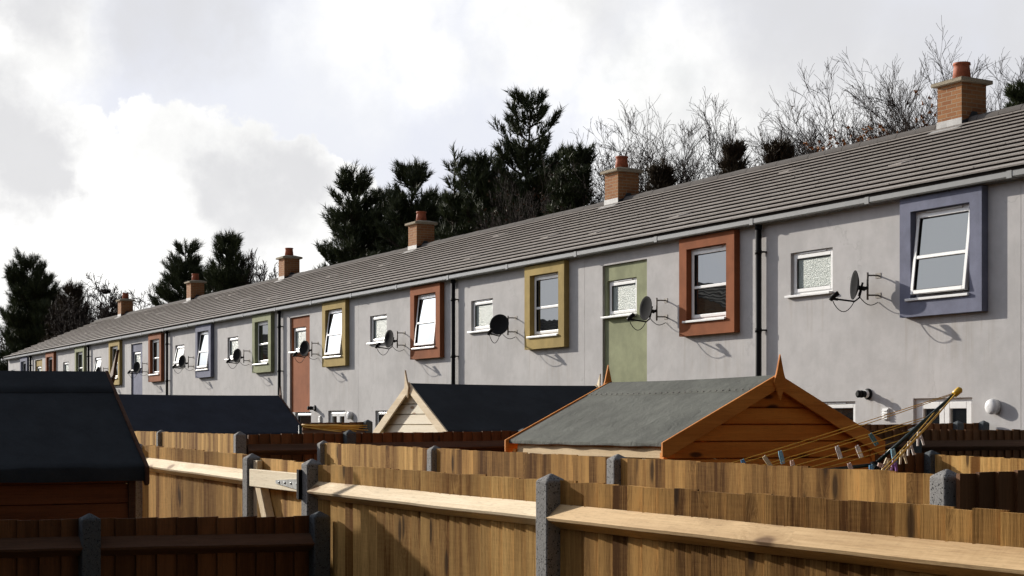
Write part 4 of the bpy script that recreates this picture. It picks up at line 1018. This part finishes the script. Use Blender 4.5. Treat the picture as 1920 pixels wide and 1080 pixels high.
BARES = [ # px, Y, top py, seed, spread, leaf share, label
 (1160, 33, 215, 41, .7, 0, 'wispy bare tree just left of the second chimney'),
 (1222, 31, 205, 42, .8, .0, 'thin leaning bare tree right of the second chimney'),
 (1300, 30, 178, 43, 1.0, .0, 'tall bare tree with wide rounded twiggy top, mid ridge'),
 (1345, 34, 190, 44, .9, .0, 'bare tree with fine twigs behind the rounded one'),
 (1420, 31, 190, 45, .8, .0, 'upright bare tree left of the leaning bare trunks'),
 (1485, 33, 215, 46, .9, .0, 'low bare tree behind the two small conifers'),
 (1520, 29, 190, 61, .9, .004, 'small fine-twigged bare tree right of the two small conifers'),
 (1605, 32, 140, 62, .95, .004, 'slender bare tree among the thicket left of the nearest chimney'),
 (1545, 34, 205, 63, 1.0, .004, 'low spreading bare tree half hidden in the thicket'),
 (1668, 33, 120, 71, .95, .004, 'fine-twigged bare tree crowding the thicket, second left of rusty tree'),
 (1590, 31, 205, 72, 1.1, .004, 'low tangled bare tree at the foot of the thicket'),
 (1690, 28, 170, 73, 1.1, .004, 'low tangled bare tree just left of rusty tree'),
 (1780, 33, 120, 74, .9, .004, 'bare tree half hidden by the nearest chimney'),
 (1265, 33, 225, 75, 1.0, 0, 'bare tree with curling twigs between second chimney and rounded tree'),
 (1395, 34, 210, 76, 1.0, 0, 'bare tree behind the midway small conifer'),
 (1570, 30, 165, 47, 1.0, .006, 'bushy bare tree midway between the two right conifers and chimney'),
 (1640, 29, 95, 48, .85, .004, 'tall bare tree leaning left of the nearest chimney'),
 (1705, 31, 85, 49, .9, .008, 'tall bare tree rising behind the rusty-leaved one'),
 (1728, 28, 180, 50, 1.0, .55, 'small tree with rusty orange leaves beside the nearest chimney'),
 (1800, 30, 75, 51, .8, .004, 'bare tree whose twigs fan out above the nearest chimney'),
 (1850, 32, 105, 52, .9, .004, 'bare tree right of the nearest chimney'),
 (1905, 29, 110, 53, .7, .0, 'thin bare tree at the right edge above the roof'),
 (178, 31, 535, 64, 1.1, .0, 'small bare tree left of the nest tree'),
 (205, 30, 512, 54, 1.1, .0, 'bare tree with a dark nest behind the farthest chimneys'),
 (245, 33, 530, 55, 1.1, .0, 'bare tree right of the nest tree'),
 (486, 31, 455, 66, .7, .0, 'pale thin bare tree right of the twin pines'),
 (8, 34, 590, 57, .9, .0, 'bare tree at the left edge below the far pine'),
 (1120, 29, 275, 58, 1.0, .10, 'dark twiggy tree with russet leaves right of the tallest pine'),
]
for (px, Y, top, seed, spread, leaf, lb) in BARES:
    X, Y_, Z = treeplace(px, Y); H = zat(top, Z)
    b, s_, lv = bare(seed, H, spread, leaf=leaf, twmin=.0044 * Z / 40 * (1.5 if Z > 80 else 1.0))
    zmax = max(max(q[5] for q in s_), max(q[5] for q in b)); k = H / zmax
    t = thing('bare_tree', lb, 'tree', (X, Y, 0), 0, 'bare trees behind the terrace')
    for arr in (b, s_, lv):
        for q in arr:
            for j in range(3): q[j] *= k
            if arr is not lv:
                for j in range(3, 6): q[j] *= k
    tw = 'twig' if seed in (41, 66) else 'twigdark'
    put('trunk', seg_mesh('trunk', b, tw, 6), t); put('crown', seg_mesh('crown', s_, tw, 3), t)
    if lv:
        put('leaves', needle_mesh('leaves', lv, 'leaf' if seed == 50 else 'leafbrown', 9, .05, np.random.default_rng(seed), 1.4), t)
nx, ny, nz_ = onY(198, 30); npz = zat(546, nz_)
mb = MB(); rr = random.Random(3)
mb.lathe([(.05, -.22), (.22, -.16), (.34, 0), (.33, .08), (.2, .05), (.05, -.02)], (0, 0, 0), (0, 0, 1), 16)
for k in range(90):
    a = rr.uniform(0, 6.28); z = rr.uniform(-.15, .12); rad = .34; p0 = Vector((math.cos(a) * rad, math.sin(a) * rad, z)); dd = Vector((-math.sin(a) + rr.uniform(-.4, .4), math.cos(a) + rr.uniform(-.4, .4), rr.uniform(-.4, .6)))
    mb.tube([p0 - dd * .15, p0 + dd * .2], .012, 4)
thing('bird_nest', 'dark twig nest high in a bare tree left of the farthest chimney', 'nest', (nx, 30, npz), 0, None, data=mb.mesh('bird_nest', 'twigdark'))

# ------------------------------------------------------------------ other houses
def plain_house(label, x0, x1, y0, y1, ez, rz_, axis, wallm='brick'):
    t = thing('roofed_house', label, 'house', ((x0 + x1) / 2, (y0 + y1) / 2, 0)); hx, hy = (x1 - x0) / 2, (y1 - y0) / 2
    w = MB(); w.box(-hx, hx, -hy, hy, 0, ez)
    if axis == 'x':
        for sx in (1, -1): w.add([(sx * hx, -hy, ez), (sx * hx, hy, ez), (sx * hx, 0, rz_ - .05)], [(0, 1, 2)])
    else:
        for sy in (1, -1): w.add([(-hx, sy * hy, ez), (hx, sy * hy, ez), (0, sy * hy, rz_ - .05)], [(0, 1, 2)])
    part('wall', w, wallm, t)
    rf = MB(); n = 16; e = .3
    for sg in (1, -1):
        for k in range(n):
            u0, u1 = k / n, (k + 1) / n + .01
            if axis == 'x':
                f = lambda u, of: (sg * (hy + e) * (1 - u), ez - .12 + (rz_ - ez + .12) * u + of)
                a, b, c, d_ = f(u0, .06), f(u1, .02), f(u1, 0), f(u0, .03); pl = [a, b, c, d_]
                rf.prism(pl if sg < 0 else pl[::-1], 'x', -hx - .1, hx + .1)
            else:
                f = lambda u, of: (sg * (hx + e) * (1 - u), ez - .12 + (rz_ - ez + .12) * u + of)
                pl = [f(u0, .06), f(u1, .02), f(u1, 0), f(u0, .03)]
                rf.prism(pl if sg > 0 else pl[::-1], 'y', -hy - .1, hy + .1)
    part('roof', rf, 'ridge', t)
    for z in (1.0, 3.4):
        for q in (-.5, .45):
            if z < ez - 1.5:
                fm = MB(); xx = q * hx; ring(fm, xx - .6, xx + .6, z, z + 1.1, -hy - .03, -hy + .02, .06)
                wn = part('window', fm, 'upvc', t); pn = MB(); pn.quad((xx - .55, -hy - .01, z + .05), (xx + .55, -hy - .01, z + .05), (xx + .55, -hy - .01, z + 1.05), (xx - .55, -hy - .01, z + 1.05)); part('pane', pn, 'glass', wn)
    return t
# a dark roof beyond the far end of the terrace
fx, fy, fz = onX(14, -92)
plain_house('dark tiled house roof beyond the far end of the terrace, left edge', -102, -92, fy - 9, fy - .5, zat(697, fz), zat(640, fz), 'x')
# houses on our side of the gardens: seen only in the terrace's window panes
for x0, x1, ax, rh, lb in ((-104, -84, 'y', 7.7, 'brick house across the gardens, mirrored in the far terrace windows'), (-80, -62, 'y', 7.5, 'brick house across the gardens, mirrored in the ochre-framed panes'),
                       (-58, -38, 'y', 7.3, 'brick house across the gardens, mirrored in the closed terracotta-framed panes'), (-34, -14, 'x', 7.2, 'brick house across the gardens with its ridge along the row'),
                       (-11, 9, 'x', 7.2, 'brick house whose back garden the photo is taken from')):
    plain_house(lb, x0, x1, -13.5, -4.0, 4.5, rh, ax)
